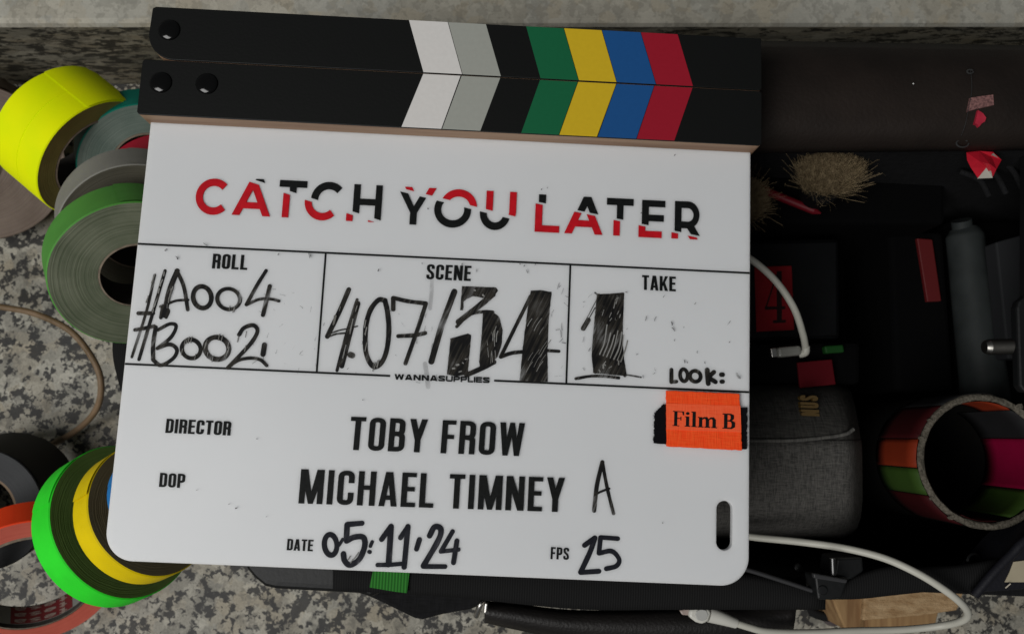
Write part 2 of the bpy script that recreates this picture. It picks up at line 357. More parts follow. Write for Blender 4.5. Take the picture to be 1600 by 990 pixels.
def glyph(ch, w=0.42, s=0.15, r=0.16):
    """strokes of a condensed grotesque capital; list of strokes, each a list of convex polygons"""
    h = s/2; sv = s*0.92; hv = sv/2; V = lambda x: [[(x-h, 0), (x+h, 0), (x+h, 1), (x-h, 1)]]
    Hb = lambda y, x0, x1: [[(x0, y-hv), (x1, y-hv), (x1, y+hv), (x0, y+hv)]]
    rb = lambda pts, closed=False: ribbon(rp(pts, r, closed), s, closed)
    if ch == 'O': return [rb([(h, h), (w-h, h), (w-h, 1-h), (h, 1-h)], True)]
    if ch == 'C': return [rb([(w-h, .64), (w-h, 1-h), (h, 1-h), (h, h), (w-h, h), (w-h, .36)])]
    if ch == 'S': return [rb([(w-h, .70), (w-h, 1-h), (h, 1-h), (h, .60), (w-h, .40), (w-h, h), (h, h), (h, .30)])]
    if ch == 'D': return [V(h), rb([(h, 1-h), (w-h, 1-h), (w-h, h), (h, h)])]
    if ch == 'P': return [V(h), rb([(h, 1-h), (w-h, 1-h), (w-h, .44), (h, .44)])]
    if ch == 'R': return [V(h), rb([(h, 1-h), (w-h, 1-h), (w-h, .50), (h, .50)]), rb([(w*.45, .50), (w-h, .47), (w-h, 0)])]
    if ch == 'B': return [V(h), rb([(h, 1-h), (w-h*1.15, 1-h), (w-h*1.15, .53), (h, .53)]), rb([(h, .53), (w-h, .53), (w-h, h), (h, h)])]
    if ch == 'T': return [Hb(1-hv, 0, w), V(w/2)]
    if ch == 'E': return [V(h), Hb(1-hv, s, w), Hb(.52, s, w*.92), Hb(hv, s, w)]
    if ch == 'F': return [V(h), Hb(1-hv, s, w), Hb(.50, s, w*.9)]
    if ch == 'H': return [V(h), V(w-h), Hb(.52, s, w-s)]
    if ch == 'I': return [V(w/2)]
    if ch == 'L': return [V(h), Hb(hv, s, w)]
    if ch == 'U': return [rb([(h, 1), (h, h), (w-h, h), (w-h, 1)])]
    if ch == 'A': return [[[(0, 0), (s, 0), (w/2+s*.30, 1), (w/2-s*.62, 1)]], [[(w-s, 0), (w, 0), (w/2+s*.62, 1), (w/2-s*.30, 1)]], Hb(.25, w*.25, w*.75)]
    if ch == 'K': return [V(h), [[(s*.8, .42), (s*1.2, .30), (w, 1), (w-s*1.05, 1)]], [[(w-s*1.1, 0), (w, 0), (w*.62, .60), (w*.40, .52)]]]
    if ch == 'N': return [V(h), V(w-h), [[(0, 1), (s*1.1, 1), (w, 0), (w-s*1.1, 0)]]]
    if ch == 'M': return [V(h*.95), V(w-h*.95), [[(0, 1), (s*1.25, 1), (w/2+s*.42, .0), (w/2-s*.42, .0)]], [[(w-s*1.25, 1), (w, 1), (w/2+s*.42, .0), (w/2-s*.42, .0)]]]
    if ch == 'W': return [[[(0, 1), (s, 1), (w*.27+s*.45, 0), (w*.27-s*.45, 0)]], [[(w*.5-s*.42, 1), (w*.5+s*.42, 1), (w*.27+s*.45, 0), (w*.27-s*.4, 0)]],
                          [[(w*.5-s*.42, 1), (w*.5+s*.42, 1), (w*.73+s*.4, 0), (w*.73-s*.45, 0)]], [[(w-s, 1), (w, 1), (w*.73+s*.45, 0), (w*.73-s*.45, 0)]]]
    if ch == 'Y': return [[[(0, 1), (s*1.05, 1), (w/2+h, .36), (w/2-h, .36)]], [[(w-s*1.05, 1), (w, 1), (w/2+h, .36), (w/2-h, .36)]], [[(w/2-h, 0), (w/2+h, 0), (w/2+h, .37), (w/2-h, .37)]]]
    return []
WID = {'M': .56, 'W': .60, 'I': .15, 'T': .37, 'L': .34, 'E': .345, 'F': .335, 'A': .43, 'Y': .43, 'N': .44, 'K': .44, 'H': .42, ' ': .17}
def build_strokes(name, strokes, z, th, m, parent, stag=0.000012):
    """strokes: list of lists of convex polygons (world xy) -> one raised flat mesh"""
    vs, fs = [], []; cnt = 0
    for k, st in enumerate(strokes):
        for poly in st:
            if len(poly) < 3: continue
            cnt += 1; a, b = prism_geo(ccw(poly), z, z+th+k*stag+cnt*6e-7, len(vs)); vs += a; fs += b
    return raw(name, vs, fs, m, parent)
def affine(bl, br, tl, width):
    O = Vector(bl[:2]); U = (Vector(br[:2])-O)/width; Vv = Vector(tl[:2])-O
    return lambda p: tuple(O+U*p[0]+Vv*p[1])
def text(name, s, bl, br, tl, m, parent, z, th, stroke=.15, gap=.07, wid=None, mul=1.0, font=None):
    """text run fitted between baseline ends bl, br with cap height to tl (world points)"""
    wid = wid or WID; x = 0; runs = []
    for ch in s:
        w = wid.get(ch, .39)*mul
        if ch != ' ':
            g = font(ch, w) if font else glyph(ch, w, stroke)
            runs.append((x, g))
        x += w+gap
    x -= gap; f = affine(bl, br, tl, x); strokes = []
    for ox, g in runs:
        for st in g: strokes.append([[f((p[0]+ox, p[1])) for p in poly] for poly in st])
    return build_strokes(name, strokes, z, th, m, parent)

# ------------------------------------------------------------------ clapperboard
BOARD = thing('clapperboard', 'white clapperboard with colour striped sticks and handwritten scene 407/34 lying on the black bag', 'clapperboard', bd(0.5, 0.703, -0.004))
def rrect(x0, y0, x1, y1, r, n=10, corners=(1, 1, 1, 1)):
    pts = []
    for (cx, cy, a, on) in ((x1-r, y1-r, 0, corners[0]), (x0+r, y1-r, 90, corners[1]), (x0+r, y0+r, 180, corners[2]), (x1-r, y0+r, 270, corners[3])):
        if not on: pts.append((cx+(r if a in (0, 270) else -r), cy+(r if a in (0, 90) else -r))); continue
        for k in range(n+1):
            t = math.radians(a+90*k/n); pts.append((cx+r*math.cos(t), cy+r*math.sin(t)))
    return pts
def board_panel():
    bm = bmesh.new(); T = 0.004
    a = bd(0, 0.7035); b = bd(1, -0.085)
    outer = rrect(a.x, a.y, b.x, b.y, 0.0125, 12, (0, 0, 1, 1))
    sc = at(1132, 820.5, ZB); slot = rrect(sc.x-0.0036, sc.y-0.0107, sc.x+0.0036, sc.y+0.0107, 0.00355, 8)
    off = rootpos(BOARD); ed = []
    for loop in (outer, slot):
        v = [bm.verts.new((p[0]-off.x, p[1]-off.y, ZB-off.z)) for p in loop]
        ed += [bm.edges.new((v[i], v[(i+1) % len(v)])) for i in range(len(v))]
    r = bmesh.ops.triangle_fill(bm, use_beauty=True, use_dissolve=False, edges=ed)
    fcs = [f for f in bm.faces]
    bmesh.ops.recalc_face_normals(bm, faces=fcs)
    if fcs[0].normal.z < 0: bmesh.ops.reverse_faces(bm, faces=fcs)
    ret = bmesh.ops.extrude_face_region(bm, geom=fcs)
    nv = [g for g in ret['geom'] if isinstance(g, bmesh.types.BMVert)]
    for v in nv: pass
    # the extruded copy stays on top, the original faces go down and flip
    low = set()
    for f in fcs:
        for v in f.verts: low.add(v)
    for v in low: v.co.z -= T
    bmesh.ops.recalc_face_normals(bm, faces=bm.faces[:])
    me = bpy.data.meshes.new('board_panel'); bm.to_mesh(me); bm.free()
    o = link('board_panel', me, M_acryl, BOARD); bevel(o, 0.0006, 2, 60); return o
board_panel()

ZF = 0.010                                                  # stick faces above the board face
def yof(px, py): return at(px, py, ZB+ZF)
lowL, lowR = bd(-0.0085, 0).x, bd(1.0075, 0).x
lowB, lowT = bd(0, 0.0).y, bd(0, -0.0935).y
upB, upT = bd(0, -0.0950).y, yof(700, 34.5).y
upL = yof(234, 40).x
def stick(name, poly, label):
    o = prism(name, poly, ZB-0.0065, ZB+ZF-0.0012, M_wood, BOARD, 0.0003)
    o['label'] = label
    f = prism('face_plate', poly, ZB+ZF-0.00115, ZB+ZF, M_stick, o, 0.0003)
    return o
rlow = 0.0016
LOW = stick('lower_clapstick', rrect(lowL, lowB, lowR, lowT, rlow, 4), 'fixed black faced walnut clapstick')
up = []
rc = 0.0125
for k in range(13):
    t = math.radians(180+90*k/12); up.append((upL+rc+rc*math.cos(t), upB+rc+rc*math.sin(t)))
up += [(lowR-0.0008, upB), (lowR, upB+0.0008), (lowR-0.0003, upT), (upL+0.002, upT), (upL+0.0004, upT-0.0009)]
UP = stick('upper_clapstick', up, 'hinged black faced walnut clapstick with one rounded end')
STR = [('white', (0.72, 0.70, 0.68)), ('grey', (0.36, 0.37, 0.335)), ('green', (0.008, 0.125, 0.05)), ('yellow', (0.66, 0.45, 0.018)), ('blue', (0.012, 0.085, 0.27)), ('red', (0.33, 0.010, 0.025))]
UPS = [((638.7, 32.5), (700, 35.6), (722.4, 117.4), (661.2, 114.7)), ((700, 35.6), (759.6, 39.5), (782.9, 122.4), (722.4, 118)), ((821.6, 43.4), (880.9, 47.3), (904.1, 130.2), (844, 126.3)),
       ((880.9, 47.3), (940.2, 50.8), (963.4, 133.3), (904.1, 130.2)), ((940.2, 50.8), (1001, 54.2), (1025, 136.8), (963.4, 133.3)), ((1001, 54.2), (1059, 57.3), (1083, 139.4), (1025, 136.8))]
LWS = [((661, 117.4), (720, 120.1), (690, 201.9), (627, 198)), ((720.9, 120.9), (782, 124), (751, 204.6), (690.5, 201.9)), ((843.3, 127.9), (903, 131), (873.5, 212), (813.9, 209.2)),
       ((903, 131), (963, 134.4), (933, 215.4), (873.5, 212.4)), ((963, 134.4), (1022.3, 138), (994.4, 218), (933.6, 215.2)), ((1022.3, 138), (1082.4, 141.4), (1054, 220.8), (994.4, 218))]
def stripes(par, quads, y0, y1):
    for (nm, c), q in zip(STR, quads):
        mm = mat('stripe_'+nm, c, 0.45, 0.25, var=0.02, scale=500)
        P = [at(x, y, ZB+ZF) for x, y in q]
        t0, t1 = y1-0.0002, y0+0.0002
        g = 0.00012
        poly = [(P[0].x+g, t0), (P[1].x-g, t0), (P[2].x-g, t1), (P[3].x+g, t1)]
        o = prism('stripe', poly, ZB+ZF, ZB+ZF+0.00022, mm, par, 0.00006, seg=1); o['label'] = nm+' stripe'
stripes(UP, UPS, upB, upT); stripes(LOW, LWS, lowB, lowT)
for px, py, par in ((263, 46, UP), (250, 128, LOW), (322, 130, LOW)):
    c = at(px, py, ZB+ZF+0.001); c.z = ZB+ZF
    prof = [(0.0050, 0), (0.0050, 0.0004), (0.0048, 0.0007), (0.0045, 0.0010), (0.0039, 0.00125), (0.003, 0.00156), (0.0015, 0.00162), (0.0001, 0.00164)]
    lathe('bolt_cap', prof, M_bolt, Matrix.Identity(3), c, par, 32, sharp=80)

# ruled lines
zl, tl_ = ZB, 0.00006
lw = 0.0009
xg0, xg1 = ppx(609.5, 590)[0], ppx(772, 596)[0]
def rule(x0, y0, x1, y1): prism('ruled_line', [(x0, y0), (x1, y0), (x1, y1), (x0, y1)], zl, zl+tl_, M_print, BOARD)
L1, L2 = bd(0, .2056).y, bd(0, .4007).y
X0, X1 = bd(0.0005, 0).x, bd(0.9995, 0).x; V1, V2 = bd(.3046, 0).x, bd(.7041, 0).x
rule(X0, L1-lw/2, X1, L1+lw/2); rule(X0, L2-lw/2, xg0, L2+lw/2); rule(xg1, L2-lw/2, X1, L2+lw/2)
rule(V1-lw/2, L2+lw/2, V1+lw/2, L1-lw/2); rule(V2-lw/2, L2+lw/2, V2+lw/2, L1-lw/2)

# printed captions
def cap(s, bl, br, tl, th=0.00012, **k): return text('printed_text', s, ppx(*bl), ppx(*br), ppx(*tl), M_print, BOARD, ZB, th, **k)
cap('ROLL', (331, 419.2), (386, 421.6), (333.3, 396.2), gap=.08)
cap('SCENE', (665.8, 436), (735.3, 438.9), (667.6, 412.6), gap=.08)
cap('TAKE', (1003.0, 452.5), (1055.8, 455.2), (1003.2, 429.7), gap=.07)
cap('DIRECTOR', (258.2, 675.7), (359.8, 680), (260.6, 653.7), gap=.075)
cap('DOP', (248.4, 760.0), (288.2, 761.9), (250.4, 738), gap=.075)
cap('DATE', (447.9, 858.8), (488.6, 860.5), (449.4, 841), gap=.07)
cap('FPS', (860, 872.6), (888.6, 873.9), (860.9, 853.8), gap=.08)
cap('TOBY FROW', (544.2, 702.2), (817.0, 712.2), (548.9, 650.6), 0.0003, gap=.095, stroke=.137)
cap('MICHAEL TIMNEY', (466.5, 785.8), (880.5, 799.3), (471.0, 732.4), 0.0003, gap=.095, stroke=.137)
WW = {'W': 1.75, 'A': 1.42, 'N': 1.35, 'S': 1.22, 'U': 1.25, 'P': 1.15, 'L': 1.0, 'I': .2, 'E': 1.12}
def wide(ch, w): return glyph(ch, w, .36 if ch in 'WAN' else .26, .2)
def wideS(ch, w):
    return wide(ch, w)
text('printed_text', 'WANNASUPPLIES', ppx(616.3, 592.6), ppx(764.8, 598.1), ppx(616.6, 583.9), M_print, BOARD, ZB, 0.00012, wid=WW, gap=.16, font=wideS)

# title: wide geometric capitals, each sliced along a slanting cut with the halves in two colours
def tglyph(ch):
    s = .205; h = s/2
    def arc(cx, cy, rx, ry, a0, a1, n=26): return [(cx+rx*math.cos(math.radians(a0+(a1-a0)*k/n)), cy+ry*math.sin(math.radians(a0+(a1-a0)*k/n))) for k in range(n+1)]
    if ch == 'C': return 1.0, [ribbon(arc(.52, .5, .52-h, .515-h, 44, 316), s)]
    if ch == 'O': return 1.1, [ribbon(arc(.55, .5, .55-h, .515-h, 0, 360, 40)[:-1], s, True)]
    if ch == 'A': return 1.1, [[[(0, 0), (.22, 0), (.62, .9), (.65, 1), (.44, 1)]], [[(.88, 0), (1.1, 0), (.66, 1), (.45, 1), (.48, .9)]], [[(.22, .20), (.88, .20), (.80, .38), (.30, .38)]]]
    if ch == 'T': return .85, [[[(0, .81), (.85, .81), (.85, 1), (0, 1)]], [[(.325, 0), (.53, 0), (.53, .81), (.325, .81)]]]
    if ch == 'H': return .92, [[[(0, 0), (.21, 0), (.21, 1), (0, 1)]], [[(.71, 0), (.92, 0), (.92, 1), (.71, 1)]], [[(.21, .41), (.71, .41), (.71, .59), (.21, .59)]]]
    if ch == 'Y': return 1.0, [[[(0, 1), (.23, 1), (.605, .34), (.395, .34)]], [[(.77, 1), (1, 1), (.605, .34), (.395, .34)]], [[(.395, 0), (.605, 0), (.605, .35), (.395, .35)]]]
    if ch == 'U': return .9, [ribbon([(h, 1), (h, .45)]+arc(.45, .45, .45-h, .46-h, 180, 360, 18)[1:]+[(.9-h, 1)], s)]
    if ch == 'L': return .72, [[[(0, 0), (.21, 0), (.21, 1), (0, 1)]], [[(.21, 0), (.72, 0), (.72, .185), (.21, .185)]]]
    if ch == 'E': return .72, [[[(0, 0), (.21, 0), (.21, 1), (0, 1)]]]+[[[(.21, y), (x, y), (x, y+.18), (.21, y+.18)]] for y, x in ((0, .72), (.41, .68), (.82, .72))]
    if ch == 'R': return .82, [[[(0, 0), (.21, 0), (.21, 1), (0, 1)]], ribbon([(.21, 1-.09)]+[(.42, .91)]+arc(.42, .625, .275, .285, 80, -80, 14)+[(.42, .34), (.21, .34)], .185), [[(.36, .30), (.60, .34), (.84, 0), (.60, 0)]]]
def clip(poly, a, n):
    out = []
    for i in range(len(poly)):
        p, q = Vector(poly[i]), Vector(poly[(i+1) % len(poly)]); dp, dq = (p-a).dot(n), (q-a).dot(n)
        if dp >= 0: out.append(tuple(p))
        if dp*dq < 0: out.append(tuple(p+(q-p)*(dp/(dp-dq))))
    return out
def title(word, boxes, line, sh, top, bot, ref):
    """boxes: (x0, x1, ytop, ybot) photo pixels of every letter in the frame of the `ref` half"""
    a, b = Vector(ppx(*line[0])), Vector(ppx(*line[1])); d = (b-a).normalized(); nrm = Vector((-d.y, d.x))
    o0, o1 = Vector(ppx(700, 330)), Vector(ppx(700+sh[0], 330+sh[1])); s = o1-o0
    for ch, (x0, x1, y0, y1) in zip(word, boxes):
        w, g = tglyph(ch); cx, cy = (x0+x1)/2, (y0+y1)/2
        C = Vector(ppx(cx, cy)); wd_ = (Vector(ppx(x1, cy))-Vector(ppx(x0, cy))).length; ht = (Vector(ppx(cx, y1))-Vector(ppx(cx, y0))).length
        f = lambda p: (C.x+(p[0]/w-.5)*wd_, C.y+(p[1]-.5)*ht)
        for half, colr in ((1, top), (-1, bot)):
            st = []
            for stroke in g:
                ps = [clip([f(p) for p in poly], a, nrm*half) for poly in stroke]
                mv = s if half == 1 and ref == -1 else (-s if half == -1 and ref == 1 else Vector((0, 0)))
                ps = [[(p[0]+mv.x, p[1]+mv.y) for p in poly] for poly in ps if len(poly) >= 3]
                if ps: st.append(ps)
            area = sum(len(x) for x in st)
            if area: build_strokes('title_letter', st, ZB, 0.00042, colr, BOARD)
c1 = lambda x, y: (290+x/3.81, 260+y/3.81)
c2 = lambda x, y: (620+x/3.265, 270+y/3.265)
def bx(f, x0, x1, y0, y1): a = f(x0, y0); b = f(x1, y1); return (a[0], b[0], a[1], b[1])
title('CATCH', [bx(c1, 62, 266, 77, 285), bx(c1, 284, 512, 88, 293), bx(c1, 518, 682, 97, 303), bx(c1, 710, 914, 108, 318), bx(c1, 962, 1132, 122, 328)], (c1(400, 99), c1(1090, 322)), (9.5, -3.0), M_print, M_red, -1)
title('YOU', [bx(c2, 6, 168, 88, 264), bx(c2, 191, 379, 100, 277), bx(c2, 424, 579, 108, 290)], (c2(20, 97), c2(578, 236)), (9.3, -3.8), M_red, M_print, -1)
title('LATER', [bx(c2, 706, 831, 122, 303), bx(c2, 857, 1051, 132, 312), bx(c2, 1054, 1190, 140, 320), bx(c2, 1234, 1352, 150, 330), bx(c2, 1402, 1532, 156, 337)], (c2(726, 161), c2(1510, 327)), (5.0, -2.6), M_print, M_red, -1)

# handwriting
WS = 1.18
def hand(pts, w, crop, smooth=True):
    """one marker stroke with round ends: pts in crop pixels of the photo"""
    x0, y0, k = crop
    P = [Vector((*ppx(x0+p[0]/k, y0+p[1]/k), 0)) for p in pts]
    if smooth and len(P) > 2: P = catmull(P, 6)
    ww = w/k*W/970*WS
    P2 = [(p.x, p.y) for p in P]
    # uneven pressure
    ws = [ww*(1+0.10*noise.noise(Vector((p[0]*260, p[1]*260, 3.1)))) for p in P2]
    q = ribbon(P2, ws)
    for e, i, j in ((0, 0, 1), (-1, -1, -2)):
        c = Vector(P2[i]); d = (c-Vector(P2[j])).normalized(); a0 = math.atan2(d.y, d.x)
        q.append([(c.x+ww/2*math.cos(a0-math.pi/2+math.pi*t/8), c.y+ww/2*math.sin(a0-math.pi/2+math.pi*t/8)) for t in range(9)])
    return q
def ring(cx, cy, rx, ry, w, crop, tilt=0.2):
    pts = [(cx+rx*math.cos(a)-ry*math.sin(a)*-tilt*0.3, cy+ry*math.sin(a)) for a in [math.radians(-80+i*12) for i in range(31)]]
    return hand(pts, w, crop)
def fillp(pts, crop):
    x0, y0, k = crop; P = [ppx(x0+p[0]/k, y0+p[1]/k) for p in pts]
    P = [(p[0], p[1]) for p in P]
    # slightly wavering outline
    Q = []
    for i in range(len(P)):
        a, b = Vector(P[i]), Vector(P[(i+1) % len(P)]); m_ = max(1, int((b-a).length/0.0012))
        for j in range(m_):
            p = a+(b-a)*(j/m_); w_ = 0.00022*noise.noise(Vector((p.x*600, p.y*600, 8))); Q.append((p.x+w_, p.y+w_*.6))
    tri = tessellate_polygon([[Vector((q[0], q[1], 0)) for q in Q]])
    return [[Q[i] for i in t_] for t_ in tri]
def write(name, strokes, m): return build_strokes(name, strokes, ZB, 0.00003, m, BOARD, 0.000006)
A = (200, 400, 5.212)
write('handwriting', [hand([(218, 155), (150, 450), (32, 820)], 20, A), hand([(302, 120), (200, 470), (90, 840)], 24, A), hand([(85, 465), (205, 465)], 28, A), hand([(58, 600), (130, 588), (212, 570)], 26, A),
    hand([(285, 405), (268, 500)], 26, A), hand([(265, 410), (330, 440), (312, 500)], 20, A),
    hand([(400, 122), (335, 290), (298, 480)], 38, A), hand([(400, 122), (455, 250), (487, 435)], 26, A), hand([(330, 385), (400, 362), (490, 357)], 18, A),
    ring(605, 335, 74, 88, 32, A), ring(820, 350, 92, 84, 26, A), hand([(1125, 120), (1050, 240), (965, 395)], 24, A), hand([(965, 397), (1070, 352), (1160, 350), (1230, 366)], 20, A), hand([(1155, 245), (1100, 480)], 28, A)], M_ink)
write('handwriting', [hand([(225, 580), (205, 720), (205, 840)], 30, A), hand([(245, 600), (340, 552), (392, 570), (350, 660), (240, 750)], 25, A), hand([(240, 750), (340, 718), (398, 760), (370, 830), (270, 888), (205, 845)], 26, A),
    ring(515, 755, 76, 76, 28, A), ring(725, 750, 96, 90, 34, A), hand([(905, 640), (945, 585), (1020, 563), (1055, 610), (1005, 705), (900, 820), (815, 908)], 27, A),
    hand([(818, 902), (900, 848), (1000, 830), (1080, 845), (1130, 890)], 23, A), hand([(1112, 722), (1100, 800)], 34, A)], M_ink)
B = (490, 430, 5.824)
write('handwriting', [hand([(320, 130), (235, 330), (125, 555)], 38, B), hand([(160, 525), (240, 498), (310, 485), (400, 462)], 11, B), hand([(130, 562), (200, 535), (285, 525)], 14, B),
    hand([(405, 255), (335, 520), (258, 825)], 36, B), hand([(396, 222), (300, 530), (213, 865)], 24, B), hand([(335, 722), (352, 728)], 46, B),
    hand([(650, 228), (590, 225), (520, 310), (482, 430), (470, 560), (475, 690), (510, 790), (560, 832), (620, 790), (660, 700), (680, 580), (684, 450), (670, 320), (652, 240)], 38, B),
    hand([(725, 308), (725, 208)], 36, B), hand([(728, 206), (860, 236), (1022, 256)], 32, B), hand([(1022, 256), (950, 480), (836, 800)], 32, B), hand([(770, 553), (920, 545), (1015, 525)], 31, B)], M_ink)
C5 = (690, 430, 5.5)
write('handwriting', [hand([(110, 140), (0, 430), (-88, 740)], 44, C5, False)], M_ink)
write('handwriting', [fillp([(175, 92), (470, 104), (488, 130), (430, 205), (350, 192), (270, 178), (215, 205), (190, 225), (186, 300), (160, 300)], C5), hand([(440, 165), (300, 280), (145, 400)], 42, C5),
    hand([(130, 440), (235, 340), (360, 312), (440, 316)], 24, C5), fillp([(355, 325), (440, 312), (495, 355), (525, 470), (515, 600), (480, 700), (400, 780), (330, 800), (322, 740), (345, 500)], C5),
    hand([(450, 745), (340, 800), (215, 855)], 36, C5), fillp([(75, 542), (225, 500), (255, 512), (225, 850), (130, 866), (45, 850), (62, 690)], C5)], M_ink2)
write('handwriting', [hand([(765, 180), (640, 430), (512, 690)], 28, C5), hand([(508, 700), (600, 668), (710, 655)], 28, C5), hand([(900, 645), (1008, 652)], 23, C5),
    fillp([(765, 132), (850, 126), (945, 142), (920, 400), (910, 650), (914, 912), (790, 914), (670, 908), (700, 600), (738, 300)], C5)], M_ink2)
D = (890, 440, 6.183)
blk = [fillp([(270, 120), (522, 110), (518, 260), (512, 400), (514, 600), (530, 760), (550, 910), (430, 900), (330, 890), (228, 880), (232, 700), (250, 450), (262, 250)], D), hand([(280, 130), (250, 450), (232, 700), (248, 870)], 30, D), hand([(512, 120), (500, 400), (500, 650), (535, 905)], 28, D)]
blk += [hand([(245, 106), (300, 128), (520, 112)], 12, D), hand([(268, 160), (200, 290), (120, 440)], 7, D, False), hand([(246, 250), (190, 350)], 7, D), hand([(180, 370), (132, 450)], 42, D),
        hand([(60, 935), (200, 912), (330, 912), (475, 928)], 24, D), hand([(480, 895), (560, 900), (690, 922)], 12, D)]
write('handwriting', blk, M_ink2)
E_ = (1020, 560, 6.188)
write('handwriting', [hand([(180, 108), (180, 225)], 34, E_), hand([(180, 226), (228, 221)], 30, E_), ring(300, 160, 36, 58, 30, E_), ring(410, 170, 52, 52, 32, E_), hand([(525, 110), (535, 240)], 40, E_),
    hand([(590, 130), (545, 180), (605, 225)], 36, E_), hand([(662, 155), (674, 155)], 38, E_), hand([(664, 222), (676, 222)], 34, E_)], M_ink)
G = (820, 690, 4.126)
write('handwriting', [hand([(500, 130), (465, 280), (447, 442)], 23, G), hand([(500, 130), (532, 300), (572, 460)], 19, G), hand([(450, 342), (490, 320), (545, 300)], 12, G)], M_ink)
write('handwriting', [hand([(385, 665), (450, 618)], 27, G), hand([(452, 618), (420, 710), (360, 838)], 28, G), hand([(360, 840), (478, 832)], 26, G), hand([(600, 622), (490, 614)], 24, G), hand([(488, 616), (478, 715)], 26, G),
    hand([(480, 716), (560, 703), (608, 755), (590, 798), (525, 816)], 25, G)], M_ink3)
H_ = (430, 790, 5.161)
write('handwriting', [ring(447, 312, 50, 83, 35, H_), hand([(515, 315), (545, 268)], 22, H_), hand([(700, 138), (580, 148)], 34, H_), hand([(580, 150), (574, 275)], 36, H_),
    hand([(576, 280), (640, 250), (710, 252), (722, 320), (680, 425), (605, 474), (560, 440), (550, 385)], 37, H_), hand([(782, 288), (768, 322)], 24, H_), hand([(758, 368), (764, 370)], 26, H_),
    hand([(858, 268), (932, 165)], 34, H_), hand([(934, 165), (914, 470)], 38, H_), hand([(825, 474), (930, 472), (1035, 463)], 28, H_), hand([(1010, 255), (1070, 165)], 32, H_), hand([(1070, 165), (1040, 490)], 36, H_),
    hand([(1163, 270), (1140, 345)], 34, H_), hand([(1245, 238), (1285, 168), (1335, 185), (1315, 275), (1195, 482)], 37, H_), hand([(1198, 486), (1370, 487)], 30, H_),
    hand([(1430, 205), (1338, 362)], 31, H_), hand([(1335, 366), (1478, 350)], 28, H_), hand([(1465, 280), (1438, 455)], 33, H_)], M_ink3)
# ghosts of wiped writing
M_ghost = ink_mat('ghost_ink', 0.7, 1.05, angle=0.3, scale=260, stretch=3, base=(0.12, 0.12, 0.12), thin=(0.4, 0.4, 0.4), amax=0.16, amin=0.0)
gh = [hand([(675, 438), (674, 460), (672, 482)], 5, (0, 0, 1)), hand([(664, 568), (667, 586), (669, 604)], 6, (0, 0, 1))]
build_strokes('ghost_smears', gh, ZB, 0.00002, M_ghost, BOARD, 0.0000004)['kind'] = 'stuff'
# pale lines where the ink was wiped or the pen skipped
M_wipe = ink_mat('wiped_ink', 0.75, 1.1, angle=0.42, scale=500, stretch=6, base=(0.20, 0.195, 0.18), thin=(0.42, 0.42, 0.41), amax=0.85, amin=0.1)
wp = []
rw = random.Random(11)
for i in range(7):
    x = 290+i*34; y = 700+i*12; wp.append(hand([(x, y), (x+45+rw.uniform(-6, 6), y-110), (x+70+rw.uniform(-8, 8), y-200-rw.uniform(0, 90))], rw.uniform(7, 15), D))
for i in range(10):
    x = 300+rw.uniform(0, 190); y = 150+rw.uniform(0, 230); wp.append(hand([(x, y), (x+rw.uniform(8, 30), y-rw.uniform(20, 60))], rw.uniform(3, 8), D))
for i in range(6):
    x = 270+rw.uniform(0, 230); y = 780+rw.uniform(0, 90); wp.append(hand([(x, y), (x+rw.uniform(-20, 30), y-rw.uniform(10, 40))], rw.uniform(5, 14), D))
for i in range(12):
    x = 720+rw.uniform(0, 130); y = 420+rw.uniform(0, 430); L_ = rw.uniform(60, 190); wp.append(hand([(x, y), (x+L_*.26, y-L_*.5), (x+L_*.62, y-L_)], rw.uniform(2, 5.5), C5))
for i in range(7):
    x = 350+rw.uniform(0, 110); y = 400+rw.uniform(0, 280); wp.append(hand([(x, y), (x+rw.uniform(-6, 10), y+rw.uniform(30, 120))], rw.uniform(2, 5), C5))
for x, y in ((440, 560), (455, 530), (470, 570)): wp.append(hand([(x, y), (x+4, y-60), (x+14, y-90)], 7, C5))
for x, y in ((130, 770), (180, 750), (205, 720), (95, 800), (150, 830), (280, 128), (355, 170)): wp.append(hand([(x, y), (x+rw.uniform(6, 22), y+rw.uniform(-14, 12))], rw.uniform(8, 16), C5))
for i in range(22):       # the 2 and the noughts of B002 are hatched with skips
    cx, cy = rw.choice(((515, 755), (725, 750), (725, 750), (930, 700))); a = rw.uniform(0, 6.28); r_ = 78 if cx == 515 else 96
    x, y = (cx+math.cos(a)*r_, cy+math.sin(a)*r_*.95) if cx < 900 else (rw.uniform(870, 990), rw.uniform(600, 780))
    wp.append(hand([(x-4, y+24), (x+6, y-24)], rw.uniform(3, 6), A))
for i in range(26):
    t_ = rw.random(); x, y = rw.choice(((218-90*t_, 155+300*t_), (300-100*t_, 130+330*t_), (395-90*t_, 150+320*t_), (860+60*math.cos(t_*6), 350+85*math.sin(t_*6))))
    wp.append(hand([(x-rw.uniform(0, 6), y+rw.uniform(8, 26)), (x+rw.uniform(0, 8), y-rw.uniform(4, 22))], rw.uniform(3, 9), A))
for i in range(20):
    t_ = rw.random(); x, y = rw.choice(((320-190*t_, 140+400*t_), (400-150*t_, 260+560*t_), (475+5*t_, 430+280*t_), (600-60*t_, 800+30*t_)))
    wp.append(hand([(x-rw.uniform(2, 10), y+rw.uniform(15, 45)), (x+rw.uniform(2, 10), y-rw.uniform(15, 45))], rw.uniform(3, 8), B))
for x, y in ((610, 455), (640, 420), (590, 430), (655, 400)): wp.append(hand([(x, y), (x+16, y-26)], 6, H_))
build_strokes('wiped_streaks', wp, ZB+0.00006, 0.00004, M_wipe, BOARD, 0.000004)['kind'] = 'stuff'
